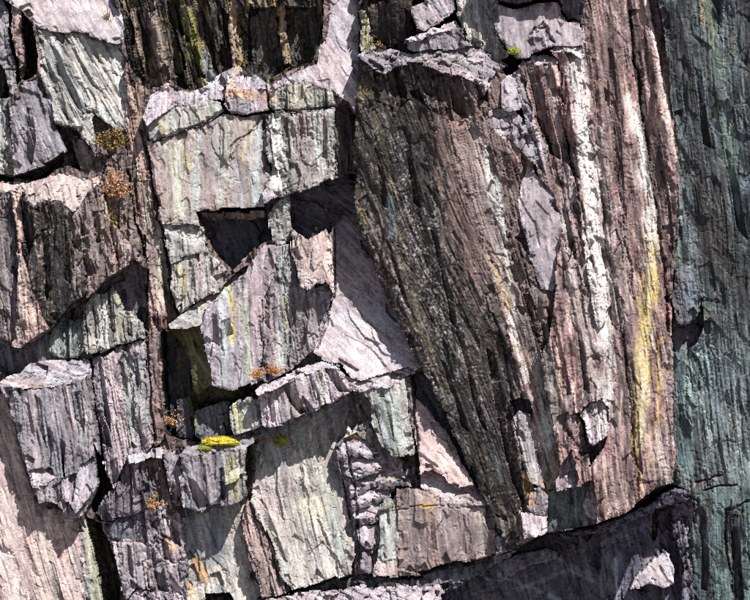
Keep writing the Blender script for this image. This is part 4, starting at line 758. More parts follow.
    col = col * (1 - 0.7 * (sp < 0.07) * (0.3 + 0.7 * spm))[:, None]
    # ochre and olive crusts in small ragged patches
    oc = sm(perlin(u / 2.2, v / 5, 51) + 0.8 * fbm(u / 13, v / 40, 52, 2), 0.62, 0.8)[:, None] * (0.2 + 0.25 * min(1, s['mi'] * 1.5))
    ocol = (hx('9a8a50') + (hx('8f7a68') - hx('9a8a50')) * sm(perlin(x / 40, y / 40, 53), -.1, .1)[:, None])
    col = col * (1 - oc) + ocol * oc
    # black crustose lichen and dirt in small flecks, pale scratches
    fk = sm(perlin(u / 1.5, v / 3.2, 37) + 0.7 * perlin(x / 9, y / 14, 38), 0.42, 0.62) * (0.35 + 0.4 * s['mi'])
    col = col * (1 - 0.72 * fk)[:, None]
    fw = sm(perlin(u / 1.3, v / 4.5, 39) + 0.5 * perlin(x / 11, y / 13, 49), 0.48, 0.62) * 0.5
    col = col * (1 - fw)[:, None] + np.minimum(col * 1.6 + 0.03, 0.42) * fw[:, None]
    piece = np.zeros(x.shape, np.int64)
    if f['split']:
        kind, wd, amp = f['split'][:3]
        if kind == 'slat':
            uu = (u + 0.35 * wd * perlin(x / 40, y / 50, 60) + 0.12 * wd * perlin(x / 9, y / 12, 61)) / wd
            row = np.floor(v / (f['split'][3] if len(f['split']) > 3 else 9999) + 0.77 * np.floor(uu) + 0.2 * perlin(u / 6, v / 9, 62)).astype(np.int64)
            # uneven widths
            k0 = np.floor(uu); fr = uu - k0
            off = 0.5 * RV[(k0.astype(np.int64) * 13 + i * 7) & 1023]
            piece = (k0 + (fr > off + 0.25)).astype(np.int64)
            piece = (piece - piece.min()) + 60 * (row - row.min())
            e = None
        else:
            ar = f['split'][3] if len(f['split']) > 3 else 1.0
            cid, e = voronoi((u + 0.22 * wd * perlin(x / 7, y / 7, 63)) / wd, (v + 0.22 * wd * perlin(x / 7, y / 7, 64)) / (wd * ar), i)
            _, piece = np.unique(cid, return_inverse=True)
            h = h - 2.2 * (1 - sm(e, 0.0, 0.14))
        r1 = RV[(piece * 37 + i * 11) & 1023]; r2 = RV[(piece * 91 + i * 29 + 5) & 1023]; r3 = RV[(piece * 53 + i * 3 + 9) & 1023]
        # every piece has its own depth and its own tilt
        h = h + amp * (r1 - 0.5) * 2
        cnt = np.bincount(piece); mx = (np.bincount(piece, x) / np.maximum(cnt, 1))[piece]; my = (np.bincount(piece, y) / np.maximum(cnt, 1))[piece]
        h = h + np.clip((x - mx) * (r2 - 0.5) * 0.5, -8, 8) - np.clip((y - my) * (r3 - 0.6) * (0.35 if kind != 'slat' else 0.06), -8, 8)
        col = col * (0.82 + 0.36 * r2)[:, None]
    # worn, chipped edges
    d = segdist(f['poly'], wx, wy) + 1.2 * perlin(x / 4, y / 4, 36)
    bw = 1.7
    h = h - s['bev'] * np.clip(1 - d / bw, 0, 1) ** 1.5
    ed = np.clip(1 - segdist(f['poly'], wx, wy) / 9, 0, 1) * sm(perlin(x / 7, y / 7, 29) + 0.3 * perlin(x / 3, y / 3, 30), 0.12, 0.2)
    h = h - s['bev'] * 1.4 * ed
    pm = np.zeros(m.shape, np.int64); pm[m] = piece + 1
    piece = components(pm)[m]
    H[sl][m] = h; COL[sl][m] = col; KEY[sl][m] = i * 4000 + piece
print('facets', time.time() - T0)

# flakes and scars: thin angular plates split off or left standing along the cleavage
rf = random.Random(11)
for k in range(2200):
    px, py = rf.uniform(-M, 750 + M), rf.uniform(-M, 600 + M)
    fi = int(FID[min(NY - 1, int((py + M) / G)), min(NX - 1, int((px + M) / G))]); f = FACETS[fi]; s = ST[f['st']]
    if rf.random() > 0.35 + s['K'] * 0.6: continue
    big = rf.random() ** 2.2
    ln = 9 + 44 * big * rf.uniform(.6, 1.2); wd = max(2.2, ln * rf.uniform(.16, .5))
    th = f['th'] + rf.gauss(0, .12); c, sn = math.cos(th), math.sin(th)
    loc = [(-wd * rf.uniform(.2, .6), -ln * rf.uniform(.2, .5)), (wd * rf.uniform(-.2, .3), -ln * rf.uniform(.45, .6)), (wd * .5, -ln * rf.uniform(.0, .4)),
           (wd * rf.uniform(.2, .6), ln * rf.uniform(.1, .5)), (wd * rf.uniform(-.3, .2), ln * rf.uniform(.4, .6)), (-wd * .5, ln * rf.uniform(0., .4))]
    poly = np.array([(px + a * c + b * sn, py - a * sn + b * c) for a, b in loc])
    sl = bbox(poly, 2)
    if sl[0].stop - sl[0].start < 2 or sl[1].stop - sl[1].start < 2: continue
    m = inside(poly, X[sl] + 0.5 * (WX[sl] - X[sl]), Y[sl] + 0.5 * (WY[sl] - Y[sl])) & (FID[sl] == fi)
    sg = 1 if rf.random() < .5 else -1
    off = sg * rf.uniform(.8, 2.2) * (0.6 + big * 1.4) * (0.5 + 0.5 * s['K'])
    uu = (X[sl] - px) * c - (Y[sl] - py) * sn; vv = (X[sl] - px) * sn + (Y[sl] - py) * c
    H[sl][m] += (off + rf.uniform(-.2, .2) * uu + rf.uniform(-.03, .09) * vv)[m]
    COL[sl][m] *= rf.uniform(.8, 1.22)

# chipped corners and small broken steps along the edges of the blocks
BD = np.zeros(FID.shape, bool)
BD[1:] |= FID[1:] != FID[:-1]; BD[:, 1:] |= FID[:, 1:] != FID[:, :-1]
by, bx = np.where(BD)
for k in range(1500):
    j = rf.randrange(len(by)); px = float(xs[bx[j]]) + rf.gauss(0, 3); py = float(ys[by[j]]) + rf.gauss(0, 3)
    fi = int(FID[max(0, min(NY - 1, int((py + M) / G))), max(0, min(NX - 1, int((px + M) / G)))]); f = FACETS[fi]; s = ST[f['st']]
    r = 2.5 + 7 * rf.random() ** 2; n = rf.choice((3, 4, 4, 5)); a0 = rf.uniform(0, 6.28)
    th = f['th']; c, sn = math.cos(th), math.sin(th)
    loc = [(r * rf.uniform(.6, 1.1) * math.cos(a0 + q * 6.283 / n), r * rf.uniform(.9, 1.8) * math.sin(a0 + q * 6.283 / n)) for q in range(n)]
    poly = np.array([(px + a * c + b * sn, py - a * sn + b * c) for a, b in loc]); sl = bbox(poly, 1)
    if sl[0].stop - sl[0].start < 2 or sl[1].stop - sl[1].start < 2: continue
    m = inside(poly, X[sl], Y[sl]) & (FID[sl] == fi)
    off = -rf.uniform(1.2, 4.5) * (r / 5) if rf.random() < .75 else rf.uniform(.8, 2.2)
    H[sl][m] += (off + rf.uniform(-.45, .45) * (X[sl] - px) + rf.uniform(-.1, .5) * (Y[sl] - py))[m]
    COL[sl][m] *= rf.uniform(.78, 1.15)

# cracks: narrow joints cut into whatever they cross
for pts, wd, dep in CRACKS:
    pts = np.array(pts, float); sl = bbox(pts, wd + 8)
    d = segdist(pts, WX[sl] + 0.8 * perlin(X[sl] / 2.5, Y[sl] / 2.5, 71), WY[sl], False)
    ww = wd * (0.75 + 0.8 * perlin(X[sl] / 12, Y[sl] / 12, 70))
    H[sl] -= dep * (1 - sm(d, ww * 0.4, ww * 0.7 + 0.6))
# gashes: splinters broken away, leaving a face turned to the left
for pts, dep, tl in GASHES:
    pts = np.array(pts, float); sl = bbox(pts, 4)
    m = inside(pts, 0.45 * WX[sl] + 0.55 * X[sl], 0.45 * WY[sl] + 0.55 * Y[sl])
    if m.any():
        # slope across the splinter, following its lean
        ang = math.atan2(pts[len(pts) // 2][0] - pts[0][0], pts[len(pts) // 2][1] - pts[0][1])
        q = X[sl][m] * math.cos(ang) - Y[sl][m] * math.sin(ang)
        H[sl][m] += (q - q.max()) * tl - dep
        COL[sl][m] *= 0.9  # shade of the hollow partly put into the colour
# ribs and hollows
for pts, wd, dep in RIBS:
    pts = np.array(pts, float); sl = bbox(pts, wd * 1.5 + 6)
    d = segdist(pts, WX[sl], WY[sl], False)
    H[sl] += dep * (1 - sm(d, wd * 0.15, wd))
# stains: mineral washes and lichen that run down the rock, some painted shade and light
for pts, wd, colr, al, sty in STAINS_AND_LIGHT:
    cst = hx(colr); sat = (cst.max() - cst.min()) / cst.max()
    if sat < 0.45: cst = desat(cst, 0.72)
    else: cst = desat(cst, 0.92)
    if sty == 's' and wd < 8: wd *= 1.25
    if sat > 0.5: al *= 0.8
    crust = sat > 0.5
    pts = np.array(pts, float); sl = bbox(pts, wd * 1.6 + 8)
    x = X[sl]; y = Y[sl]
    dx, dy = pts[-1] - pts[0]; L = math.hypot(dx, dy) + 1e-6; dx /= L; dy /= L
    if dy < 0: dx, dy = -dx, -dy
    u = x * dy - y * dx; v = x * dx + y * dy
    d = segdist(pts, x + 0.35 * wd * perlin(x / 25, y / 25, 80), y, False) / wd
    m = 1 - sm(d, 0.25, 1.15)
    if sty == 's':    # streaks
        n = fbm(u / 4, v / 45, 81, 3) + 0.35 * perlin(x / 2.2, y / 5, 82)
        m = m * sm(n + (m - 0.5) * 0.7, -0.15, 0.45)
    elif sty == 'p':  # crisp patches and specks
        n = fbm(u / 3.2, v / 8, 83, 3)
        m = sm(n + (m - 0.5) * 1.1, 0.0, 0.18) * (m > 0.02)
    elif sty == 'd':  # specks: lichen and painted sun glints
        n = perlin(u / 1.7, v / 2.6, 84) + 0.6 * perlin(u / 6, v / 15, 85)
        m = sm(n + (m - 1) * 0.8, 0.38, 0.5) * (m > 0.02)
    else:             # soft wash
        n = fbm(u / 8, v / 30, 86, 3)
        m = m * sm(n, -0.7, 0.3)
    if crust:
        m = m * (0.35 + 0.65 * sm(fbm(u / 1.8, v / 4.5, 87, 2), -0.25, 0.15))
    m = (m * al)[..., None]
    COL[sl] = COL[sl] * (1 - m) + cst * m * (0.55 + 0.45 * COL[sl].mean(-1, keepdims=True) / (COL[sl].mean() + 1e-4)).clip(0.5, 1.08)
print('stains', time.time() - T0)

# ------------------------------------------------------------------ rock material
def rock_material(name, bump=0.5, rough=0.78):
    m = bpy.data.materials.new(name); m.use_nodes = True
    n = m.node_tree.nodes; l = m.node_tree.links
    b = n['Principled BSDF']
    at = n.new('ShaderNodeAttribute'); at.attribute_name = 'mineral'
    tc = n.new('ShaderNodeTexCoord')
    mp = n.new('ShaderNodeMapping'); mp.inputs['Scale'].default_value = (9, 9, 2.2); mp.inputs['Rotation'].default_value = (0, math.radians(-9), 0)
    l.new(tc.outputs['Object'], mp.inputs[0])
    n1 = n.new('ShaderNodeTexNoise'); n1.inputs['Scale'].default_value = 2.0; n1.inputs['Detail'].default_value = 8; n1.inputs['Roughness'].default_value = 0.65
    l.new(mp.outputs[0], n1.inputs['Vector'])
    r1 = n.new('ShaderNodeMapRange'); r1.inputs['From Min'].default_value = 0.3; r1.inputs['From Max'].default_value = 0.7
    r1.inputs['To Min'].default_value = 0.8; r1.inputs['To Max'].default_value = 1.2
    l.new(n1.outputs['Fac'], r1.inputs['Value'])
    n2 = n.new('ShaderNodeTexNoise'); n2.inputs['Scale'].default_value = 34; n2.inputs['Detail'].default_value = 5
    l.new(tc.outputs['Object'], n2.inputs['Vector'])
    r2 = n.new('ShaderNodeMapRange'); r2.inputs['From Min'].default_value = 0.32; r2.inputs['From Max'].default_value = 0.5
    r2.inputs['To Min'].default_value = 0.62; r2.inputs['To Max'].default_value = 1.0
    l.new(n2.outputs['Fac'], r2.inputs['Value'])
    mu = n.new('ShaderNodeMath'); mu.operation = 'MULTIPLY'
    l.new(r1.outputs[0], mu.inputs[0]); l.new(r2.outputs[0], mu.inputs[1])
    sc = n.new('ShaderNodeVectorMath'); sc.operation = 'SCALE'
    l.new(at.outputs['Color'], sc.inputs[0]); l.new(mu.outputs[0], sc.inputs['Scale'])
    l.new(sc.outputs[0], b.inputs['Base Color'])
    b.inputs['Roughness'].default_value = rough
    b.inputs['Specular IOR Level'].default_value = 0.35
    n3 = n.new('ShaderNodeTexNoise'); n3.inputs['Scale'].default_value = 16.0; n3.inputs['Detail'].default_value = 6; n3.inputs['Roughness'].default_value = 0.7
    l.new(tc.outputs['Object'], n3.inputs['Vector'])
    bp = n.new('ShaderNodeBump'); bp.inputs['Strength'].default_value = 0.35; bp.inputs['Distance'].default_value = 0.02
    l.new(n3.outputs['Fac'], bp.inputs['Height']); l.new(bp.outputs[0], b.inputs['Normal'])
    return m
ROCK = rock_material('slate_rock')

# ------------------------------------------------------------------ meshes: one per part, each piece with its own sides
# objects
OBJ = {}; objid_of_key = {}
keys, inv = np.unique(KEY, return_inverse=True); inv = inv.reshape(KEY.shape)
counts = np.bincount(inv.ravel())
objnames = []; obj_index = np.zeros(len(keys), np.int64)
for j, kk in enumerate(keys):
    fi = int(kk // 4000); pc = int(kk % 4000); f = FACETS[fi]
    big = counts[j] * G * G > 45
    if big: o = (f['key'], f['part'], fi, pc)
    else: o = (f['key'], 'chips', 0, -2)
    if o not in OBJ: OBJ[o] = len(OBJ)
    obj_index[j] = OBJ[o]
names = list(OBJ.keys())
OID = obj_index[inv]
tkeys = {k: n for n, k in enumerate(THINGS)}
obj_thing = np.array([tkeys[o[0]] for o in names])
TID = obj_thing[OID]

# corner vertices, one per (corner, key)
cr = np.arange(NY)[:, None]; cc = np.arange(NX)[None, :]
corner = []
for dy, dx in ((1, 0), (1, 1), (0, 1), (0, 0)):
    corner.append(((cr + dy) * (NX + 1) + (cc + dx)) * len(keys) + inv)
corner = np.stack(corner, -1).reshape(-1, 4)
uq, vinv = np.unique(corner.ravel(), return_inverse=True)
vinv = vinv.reshape(-1, 4)
cnt = np.bincount(vinv.ravel())
Hr = np.repeat(H.ravel(), 4)
vh = np.bincount(vinv.ravel(), Hr) / cnt
vc = np.stack([np.bincount(vinv.ravel(), np.repeat(COL[..., k].ravel(), 4)) / cnt for k in range(3)], -1)
cidx = uq // len(keys)
# wander the grid corners a little so that no straight rows show
gx = -M + (cidx % (NX + 1)) * G; gy = -M + (cidx // (NX + 1)) * G
jx = 0.28 * (RV[(cidx * 7 + 1) & 1023] - 0.5); jy = 0.28 * (RV[(cidx * 13 + 5) & 1023] - 0.5)
vx = (gx + jx - 375) * S; vz = (300 - gy - jy) * S + ZC
VPOS = np.stack([vx, -vh * S, vz], -1)
print('verts', time.time() - T0, len(uq))

# border edges
edges = []   # (top vert a, top vert b, bottom h, obj)
vi4 = vinv.reshape(NY, NX, 4)   # corners: 0 bottom-left, 1 bottom-right, 2 top-right, 3 top-left
def border(dy, dx, ca, cb):
    y0, y1 = max(0, -dy), NY - max(0, dy); x0, x1 = max(0, -dx), NX - max(0, dx)
    a = (slice(y0, y1), slice(x0, x1)); n = (slice(y0 + dy, y1 + dy), slice(x0 + dx, x1 + dx))
    m = inv[a] != inv[n]
    same = (TID[a] == TID[n])[m]
    hb = np.minimum(H[a][m], H[n][m]) - np.where(same, 6, 35)
    edges.append((vi4[a][m][:, ca], vi4[a][m][:, cb], hb, OID[a][m]))
border(1, 0, 0, 1); border(0, 1, 1, 2); border(-1, 0, 2, 3); border(0, -1, 3, 0)
# outer rim
for a, ca, cb in (((slice(NY - 1, NY), slice(None)), 0, 1), ((slice(None), slice(NX - 1, NX)), 1, 2),
                  ((slice(0, 1), slice(None)), 2, 3), ((slice(None), slice(0, 1)), 3, 0)):
    v = vi4[a].reshape(-1, 4)
    edges.append((v[:, ca], v[:, cb], H[a].ravel() - 80, OID[a].ravel()))
ea = np.concatenate([e[0] for e in edges]); eb = np.concatenate([e[1] for e in edges])
eh = np.concatenate([e[2] for e in edges]); eo = np.concatenate([e[3] for e in edges])

qo = OID.ravel(); order = np.argsort(qo, kind='stable'); qs = qo[order]
starts = np.searchsorted(qs, np.arange(len(names) + 1))
eorder = np.argsort(eo, kind='stable'); es = eo[eorder]
estarts = np.searchsorted(es, np.arange(len(names) + 1))

def tag(o, label=None, cat=None, group=None, kind=None):
    if label: o['label'] = label
    if cat: o['category'] = cat
    if group: o['group'] = group
    if kind: o['kind'] = kind

def make_mesh(name, verts, quads, cols, mat, tris=None):
    me = bpy.data.meshes.new(name)
    me.vertices.add(len(verts)); me.vertices.foreach_set('co', verts.astype(np.float32).ravel())
    nq = len(quads)
    me.loops.add(nq * 4); me.loops.foreach_set('vertex_index', quads.astype(np.int32).ravel())
    me.polygons.add(nq)
    me.polygons.foreach_set('loop_start', (np.arange(nq) * 4).astype(np.int32))
    me.polygons.foreach_set('loop_total', np.full(nq, 4, np.int32))
    me.polygons.foreach_set('use_smooth', np.zeros(nq, bool))
    at = me.attributes.new('mineral', 'FLOAT_COLOR', 'POINT')
    rgba = np.ones((len(verts), 4), np.float32); rgba[:, :3] = cols
    at.data.foreach_set('color', rgba.ravel())
    me.materials.append(mat); me.update(); me.validate()
    return me

count_by_thing = {}
for o in names: count_by_thing[o[0]] = count_by_thing.get(o[0], 0) + 1
built = {}; parents = {}
for oi, o in enumerate(names):
    q = vinv[order[starts[oi]:starts[oi + 1]]]
    ei = eorder[estarts[oi]:estarts[oi + 1]]
    a, b, hb = ea[ei], eb[ei], eh[ei]
    u1, loc = np.unique(q.ravel(), return_inverse=True)
    Q = loc.reshape(-1, 4)
    P = VPOS[u1]; Cc = vc[u1]
    la = np.searchsorted(u1, a); lb = np.searchsorted(u1, b)
    n0 = len(P); ne = len(a)
    PB = np.concatenate([VPOS[a], VPOS[b]]); PB[:, 1] = -np.minimum(np.concatenate([hb, hb]), np.concatenate([vh[a], vh[b]]) - 1.0) * S
    CB = np.concatenate([vc[a], vc[b]]) * 0.9
    QE = np.stack([lb, la, n0 + np.arange(ne), n0 + ne + np.arange(ne)], -1)
    P = np.concatenate([P, PB]); Cc = np.concatenate([Cc, CB]); Q = np.concatenate([Q, QE])
    t = THINGS[o[0]]
    base = np.array([P[:, 0].mean(), P[:, 1].mean(), P[:, 2].min()])
    single = count_by_thing[o[0]] == 1
    if not single and o[0] not in parents:
        if t['kind'] == 'structure':
            pass
        e = bpy.data.objects.new(t['name'], None); C.objects.link(e); e.location = base
        tag(e, t['label'], t['cat'], t['group'], t['kind']); parents[o[0]] = (e, base)
    if not single: base = parents[o[0]][1]
    nm = t['name'] if single else (o[1] or 'face')
    me = make_mesh(nm, P - base, Q, Cc, ROCK)
    ob = bpy.data.objects.new(nm, me); C.objects.link(ob)
    if single:
        ob.location = base; tag(ob, t['label'], t['cat'], t['group'], t['kind'])
    else:
        ob.parent = parents[o[0]][0]
        if o[3] == -2: ob['kind'] = 'stuff'
print('objects', len(names), time.time() - T0)

def surface(px, py):
    """height of the rock at a point of the drawing, and its world position"""
    for _ in range(2):
        i = int((py + M) / G); j = int((px + M) / G)
        h = float(H[i, j])
    k = 1 - h * S / DIST
    qx = 375 + (px - 375) * k; qy = 300 + (py - 300) * k
    i = int((qy + M) / G); j = int((qx + M) / G); h = float(H[i, j])
    return Vector(((qx - 375) * S, -h * S, (300 - qy) * S + ZC))

#@@EXTRAS@@
# ------------------------------------------------------------------ the rest of the quarry wall, coarse, round the part in view
def simple_material(name, colr, rough=.85, var=.3, scale=3.0):
    m = bpy.data.materials.new(name); m.use_nodes = True
    n = m.node_tree.nodes; l = m.node_tree.links; b = n['Principled BSDF']
    tx = n.new('ShaderNodeTexNoise'); tx.inputs['Scale'].default_value = scale; tx.inputs['Detail'].default_value = 8
    tc = n.new('ShaderNodeTexCoord'); l.new(tc.outputs['Object'], tx.inputs['Vector'])
    r = n.new('ShaderNodeMapRange'); r.inputs['From Min'].default_value = .3; r.inputs['From Max'].default_value = .7
    r.inputs['To Min'].default_value = 1 - var; r.inputs['To Max'].default_value = 1 + var
    l.new(tx.outputs['Fac'], r.inputs['Value'])
    v = n.new('ShaderNodeVectorMath'); v.operation = 'SCALE'; v.inputs[0].default_value = tuple(hx(colr, 1.0))
    l.new(r.outputs[0], v.inputs['Scale']); l.new(v.outputs[0], b.inputs['Base Color'])
    b.inputs['Roughness'].default_value = rough
    bp = n.new('ShaderNodeBump'); bp.inputs['Strength'].default_value = .5; bp.inputs['Distance'].default_value = .02
    l.new(tx.outputs['Fac'], bp.inputs['Height']); l.new(bp.outputs[0], b.inputs['Normal'])
    return m

def sheet(name, gx, gz, depth, cols, mat):
    ny, nx = gx.shape
    P = np.stack([gx, depth, gz], -1).reshape(-1, 3)
    i = np.arange(ny - 1)[:, None] * nx + np.arange(nx - 1)[None, :]
    Q = np.stack([i, i + 1, i + nx + 1, i + nx], -1).reshape(-1, 4)
    return make_mesh(name, P, Q, cols.reshape(-1, 3), mat)

ux, uz = np.meshgrid(np.arange(-1500, 2251, 9.0), np.arange(990, -800, -9.0))
ux = ux.astype(np.float32); uy = uz.astype(np.float32)
c9, s9 = math.cos(.15), math.sin(.15)
uu = ux * c9 - uy * s9; vv = ux * s9 + uy * c9
hh = 18 * fbm(uu / 160, vv / 260, 90, 4) + 9 * (0.4 - np.abs(perlin(uu / 28, vv / 190, 91))) + 0.16 * (ux - 690) * (ux > 690)
cid, e = voronoi(uu / 70, vv / 120, 5); hh += 22 * (RV[(cid * 7919) & 1023] - .5)
dd = np.maximum(np.maximum(-M - ux, ux - 750 - M), np.maximum(-M - uy, uy - 600 - M))
hh = np.where(dd < 4, -75, hh + 8)
n1 = sm(fbm(uu / 30, vv / 200, 92, 3), -.4, .4)[..., None]; n2 = sm(fbm(uu / 18, vv / 120, 93, 3), -.1, .5)[..., None]
cl = PAL['front'][0] * (1 - n1) + PAL['teal'][2] * n1; cl = cl * (1 - n2 * .6) + PAL['lichenk'][0] * n2 * .6
me = sheet('quarry_wall', (ux - 375) * S, (300 - uy) * S + ZC, -hh * S, cl, ROCK)
ob = bpy.data.objects.new('quarry_wall', me); C.objects.link(ob); ob['kind'] = 'structure'

gxx, gyy = np.meshgrid(np.linspace(-150, 150, 120), np.linspace(-260, 6, 110))
gz = .5 * fbm((gxx / 7).astype(np.float32), (gyy / 7).astype(np.float32), 95, 4)
P = np.stack([gxx, gyy, gz], -1).reshape(-1, 3); nx = 120
i = np.arange(109)[:, None] * nx + np.arange(119)[None, :]
me = make_mesh('quarry_floor', P, np.stack([i, i + 1, i + nx + 1, i + nx], -1).reshape(-1, 4), np.ones((len(P), 3)) * .2, simple_material('quarry_gravel', '8a8388', scale=1.2))
ob = bpy.data.objects.new('quarry_floor', me); C.objects.link(ob); ob['kind'] = 'structure'

# ------------------------------------------------------------------ plants on the ledges
R = random.Random(5)
def leaf_material(name, cols, rough=.7):
    m = bpy.data.materials.new(name); m.use_nodes = True
    n = m.node_tree.nodes; l = m.node_tree.links; b = n['Principled BSDF']
    g = n.new('ShaderNodeNewGeometry'); r = n.new('ShaderNodeValToRGB')
    el = r.color_ramp.elements
    for k, c in enumerate(cols):
        if k < 2: e = el[k]
        else: e = el.new(.5)
        e.position = k / (len(cols) - 1); e.color = tuple(hx(c, .8)) + (1,)
    l.new(g.outputs['Random Per Island'], r.inputs['Fac']); l.new(r.outputs['Color'], b.inputs['Base Color'])
    b.inputs['Roughness'].default_value = rough
    return m
def raw_mesh(name, verts, faces, mat):
    me = bpy.data.meshes.new(name); me.from_pydata(verts, [], faces); me.materials.append(mat); me.update(); return me
def rnd_dir(up=.0, out=.5):
    while True:
        v = Vector((R.uniform(-1, 1), R.uniform(-1, 1), R.uniform(-1, 1)))
        if .05 < v.length < 1: break
    v.normalize(); v += Vector((0, -out, up)); return v.normalized()
STEM = simple_material('plant_stem', '6a5140', var=.4)

def shrub(px, py, w, hgt, name, label, cat, cols, nst=14, nl=12, leaf=.022, group=None, up=.6, out=0.0):
    p0 = surface(px, py) + Vector((0, -out, 0))
    mat = leaf_material(name + '_leaf', cols)
    e = bpy.data.objects.new(name, None); C.objects.link(e); e.location = p0
    tag(e, label, cat, group)
    sv, sf, lv, lf = [], [], [], []
    for k in range(nst):
        base = Vector((R.gauss(0, w * .16), R.uniform(-.01, .03), R.gauss(0, hgt * .1)))
        tip = Vector((R.gauss(0, w * .36), -R.uniform(.03, .22) * min(1, w * 3), abs(R.gauss(hgt * .45, hgt * .3)) * (1 if up > 0 else -1)))
        pts = []
        mid = (base + tip) * .5 + Vector((R.gauss(0, .02), R.gauss(0, .02), R.gauss(0, .02)))
        for t in (0, .35, .7, 1):
            pts.append(base * (1 - t) ** 2 + mid * 2 * t * (1 - t) + tip * t * t)
        for a, (q, rr) in enumerate(zip(pts, (.006, .005, .0035, .0015))):
            for j in range(4):
                an = j * math.pi / 2
                sv.append(q + Vector((rr * math.cos(an), rr * math.sin(an), 0)))
            if a:
                o = len(sv) - 8
                for j in range(4): sf.append((o + j, o + (j + 1) % 4, o + 4 + (j + 1) % 4, o + 4 + j))
        for j in range(nl):
            t = R.uniform(.3, 1.05)
            q = base * (1 - t) ** 2 + mid * 2 * t * (1 - t) + tip * t * t + Vector([R.gauss(0, .012) for _ in range(3)])
            d = rnd_dir(.3, .3); s_ = d.cross(rnd_dir(0, 0)).normalized(); L = leaf * R.uniform(.5, 1.4); W = L * .32
            o = len(lv)
            lv += [q, q + d * L * .5 + s_ * W, q + d * L, q + d * L * .5 - s_ * W]
            lf.append((o, o + 1, o + 2, o + 3))
    a = bpy.data.objects.new('stems', raw_mesh('stems', sv, sf, STEM)); C.objects.link(a); a.parent = e; a['kind'] = 'stuff'
    b = bpy.data.objects.new('foliage', raw_mesh('foliage', lv, lf, mat)); C.objects.link(b); b.parent = e; b['kind'] = 'stuff'
    return e

HG = 'dry plants rooted in the cracks of the cliff'
shrub(112, 148, .42, .36, 'heather_bush', 'green and rust heather bush in the cleft left of the pale ledge', 'heather', ['5f6a2e', '8b8a3c', '8c4a3c', 'a5923f', '4b4f25'], 90, 34, .05, HG, out=.24)
shrub(146, 148, .26, .22, 'heather_bush', 'reddish dry heather beside the crack, right of the green heather bush', 'heather', ['a5695a', 'b98a72', '8a8a48', '6e4238'], 22, 16, .026, HG)
shrub(116, 196, .36, .5, 'heather_bush', 'pale pinkish dry heather hanging below the green heather bush', 'heather', ['d6b49c', 'c4916c', 'a3664a', 'e2cdb8', '8c7a4a'], 80, 30, .045, HG, out=.1)
shrub(172, 424, .38, .3, 'heather_bush', 'sparse twiggy heather with pinkish tips left of the yellow moss', 'heather', ['c98f76', 'dcb7a0', 'a4694c', 'b8983c'], 40, 9, .036, HG, out=.25)
shrub(257, 377, .24, .2, 'plant_tuft', 'orange tuft on the ribbed ledge, left of two', 'plant', ['d08a4c', 'b5642e', 'e0b07a', 'b89a3c'], 30, 16, .03, HG, out=.3)
shrub(275, 373, .22, .2, 'plant_tuft', 'orange tuft on the ribbed ledge, right of two', 'plant', ['c9803f', 'b5602c', 'dca66a', 'a58a34'], 30, 16, .03, HG, out=.35)
shrub(154, 508, .26, .24, 'plant_tuft', 'pale orange tuft over the crumbling mauve rock at the lower left', 'plant', ['e0b090', 'cf8050', 'f0d8c4', '9a8a40'], 30, 14, .034, HG, out=.12)
shrub(379, 46, .12, .13, 'plant_tuft', 'tiny orange plant on the ledge beside the black block at the top', 'plant', ['d08a3c', 'b5642e', 'c4a840'], 10, 10, .02, HG)
shrub(516, 58, .26, .1, 'plant_tuft', 'dry brown grass tuft trailing at the foot of the smooth top panel', 'plant', ['9a8a50', 'b58a5a', '6e5a34'], 22, 8, .03, HG)
shrub(369, 46, .2, .26, 'grass_tuft', 'wispy pale grass on the ledge left of the black block', 'grass', ['c9c08a', 'a59a5a', 'd9d2b0'], 18, 3, .03, HG)
shrub(108, 20, .16, .26, 'plant_tuft', 'small brownish plant on the right edge of the top left mauve slab', 'plant', ['8c6e54', 'a58a6a', '6a6a3c'], 14, 12, .022, HG)

def moss(px, py, w, hh_, d, label, cols, n=1400, name='moss_cushion', blade=.02):
    p0 = surface(px, py)
    mat = leaf_material(name + '_mat', cols, .9)
    e = bpy.data.objects.new(name, None); C.objects.link(e); e.location = p0
    tag(e, label, 'moss', 'moss cushions on the ledges')
    import bmesh
    bm = bmesh.new(); bmesh.ops.create_icosphere(bm, subdivisions=4, radius=1)
    for v in bm.verts:
        q = v.co.copy(); f = 1 + .28 * mnoise.noise(q * 2.2 + Vector((px, py, 0))) + .1 * mnoise.noise(q * 7)
        v.co = Vector((q.x * w * f, q.y * d * f, q.z * hh_ * f * (1 if q.z > 0 else .4)))
    me = bpy.data.meshes.new('cushion'); bm.to_mesh(me)
    pts = [(v.co.copy(), v.normal.copy()) for v in bm.verts]; bm.free(); me.materials.append(simple_material('moss_bed', cols[0], var=.4, scale=12))
    o = bpy.data.objects.new('cushion', me); C.objects.link(o); o.parent = e
    vs, fs = [], []
    for k in range(n):
        q, nn = R.choice(pts); dd_ = (nn + rnd_dir(.3, .2) * .7).normalized(); s_ = dd_.cross(rnd_dir(0, 0)).normalized()
        q = q + Vector([R.gauss(0, .006) for _ in range(3)]); L = blade * R.uniform(.5, 1.8); i0 = len(vs)
        vs += [q - s_ * L * .22, q + s_ * L * .22, q + dd_ * L]; fs.append((i0, i0 + 1, i0 + 2))
    b = bpy.data.objects.new('shoots', raw_mesh('shoots', vs, fs, mat)); C.objects.link(b); b.parent = e; b['kind'] = 'stuff'
YM = ['a3941c', 'bba922', '787016', 'c4b436']; GM = ['6a7a24', '8a9a30', '4a5a1a', 'a5a838']; OM = ['c9922c', 'e0b030', '9a6a20', 'd8c040']
moss(221, 443, .34, .12, .18, 'bright yellow moss cushion on top of the squat mauve block', YM, 2600)
moss(206, 449, .16, .07, .12, 'small olive moss lobe at the left end of the bright yellow moss', GM, 900)
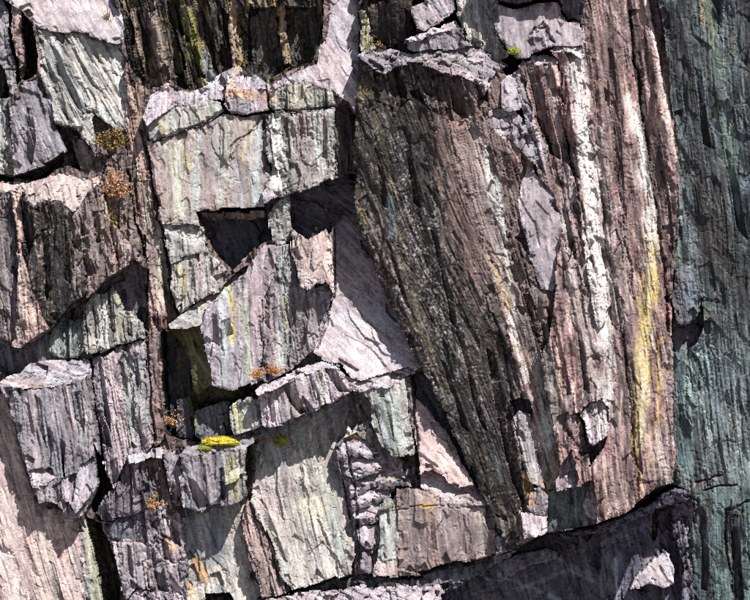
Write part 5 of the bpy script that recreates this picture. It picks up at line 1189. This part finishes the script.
moss(281, 443, .13, .13, .1, 'round green moss ball in the shade under the ribbed ledge', GM, 1100)
moss(514, 52, .11, .08, .09, 'small green moss cushion at the foot of the smooth top panel', GM, 1100)

# ------------------------------------------------------------------ grit and small slate chips lying on the ledges
led = np.zeros(len(FACETS), bool)
for k, f_ in enumerate(FACETS): led[k] = f_['b'] <= -.6
yy, xx = np.where(led[FID]); pick = np.random.RandomState(3).choice(len(yy), 1500, replace=False)
cv, cf, cc_ = [], [], []
for k in pick:
    y0, x0 = yy[k], xx[k]
    p = Vector(((xs[x0] + G / 2 - 375) * S, -float(H[y0, x0]) * S, (300 - ys[y0] - G / 2) * S + ZC))
    sz = .012 + .05 * R.random() ** 3; th_ = sz * R.uniform(.15, .4); an = R.uniform(0, 6.28); n = R.choice((4, 5, 5, 6))
    tilt = Vector((R.gauss(0, .25), -R.uniform(.5, 1.0), 1)).normalized(); q1 = tilt.orthogonal().normalized(); q2 = tilt.cross(q1)
    el = R.uniform(.4, .9); o = len(cv); ring = []
    for j in range(n):
        a_ = an + j * 6.283 / n + R.uniform(-.35, .35); r_ = sz * R.uniform(.7, 1.2)
        ring.append(q1 * math.cos(a_) * r_ + q2 * math.sin(a_) * r_ * el)
    for v_ in ring: cv.append(p + v_ + tilt * (-.004))
    for v_ in ring: cv.append(p + v_ * .9 + tilt * (th_ + R.uniform(-.2, .2) * th_))
    cf.append(tuple(o + n + j for j in range(n)))
    for j in range(n): cf.append((o + j, o + (j + 1) % n, o + n + (j + 1) % n, o + n + j))
    c_ = COL[y0, x0] * R.uniform(.6, 1.2); cc_ += [c_] * (2 * n)
me = raw_mesh('slate_chips', cv, cf, ROCK)
at = me.attributes.new('mineral', 'FLOAT_COLOR', 'POINT'); rgba = np.ones((len(cv), 4), np.float32); rgba[:, :3] = np.array(cc_)
at.data.foreach_set('color', rgba.ravel())
ob = bpy.data.objects.new('slate_chips', me); C.objects.link(ob)
tag(ob, 'grit and small loose slate chips lying on the ledge tops', 'slate chips', None, 'stuff')
#@@END2@@
print('done', time.time() - T0)
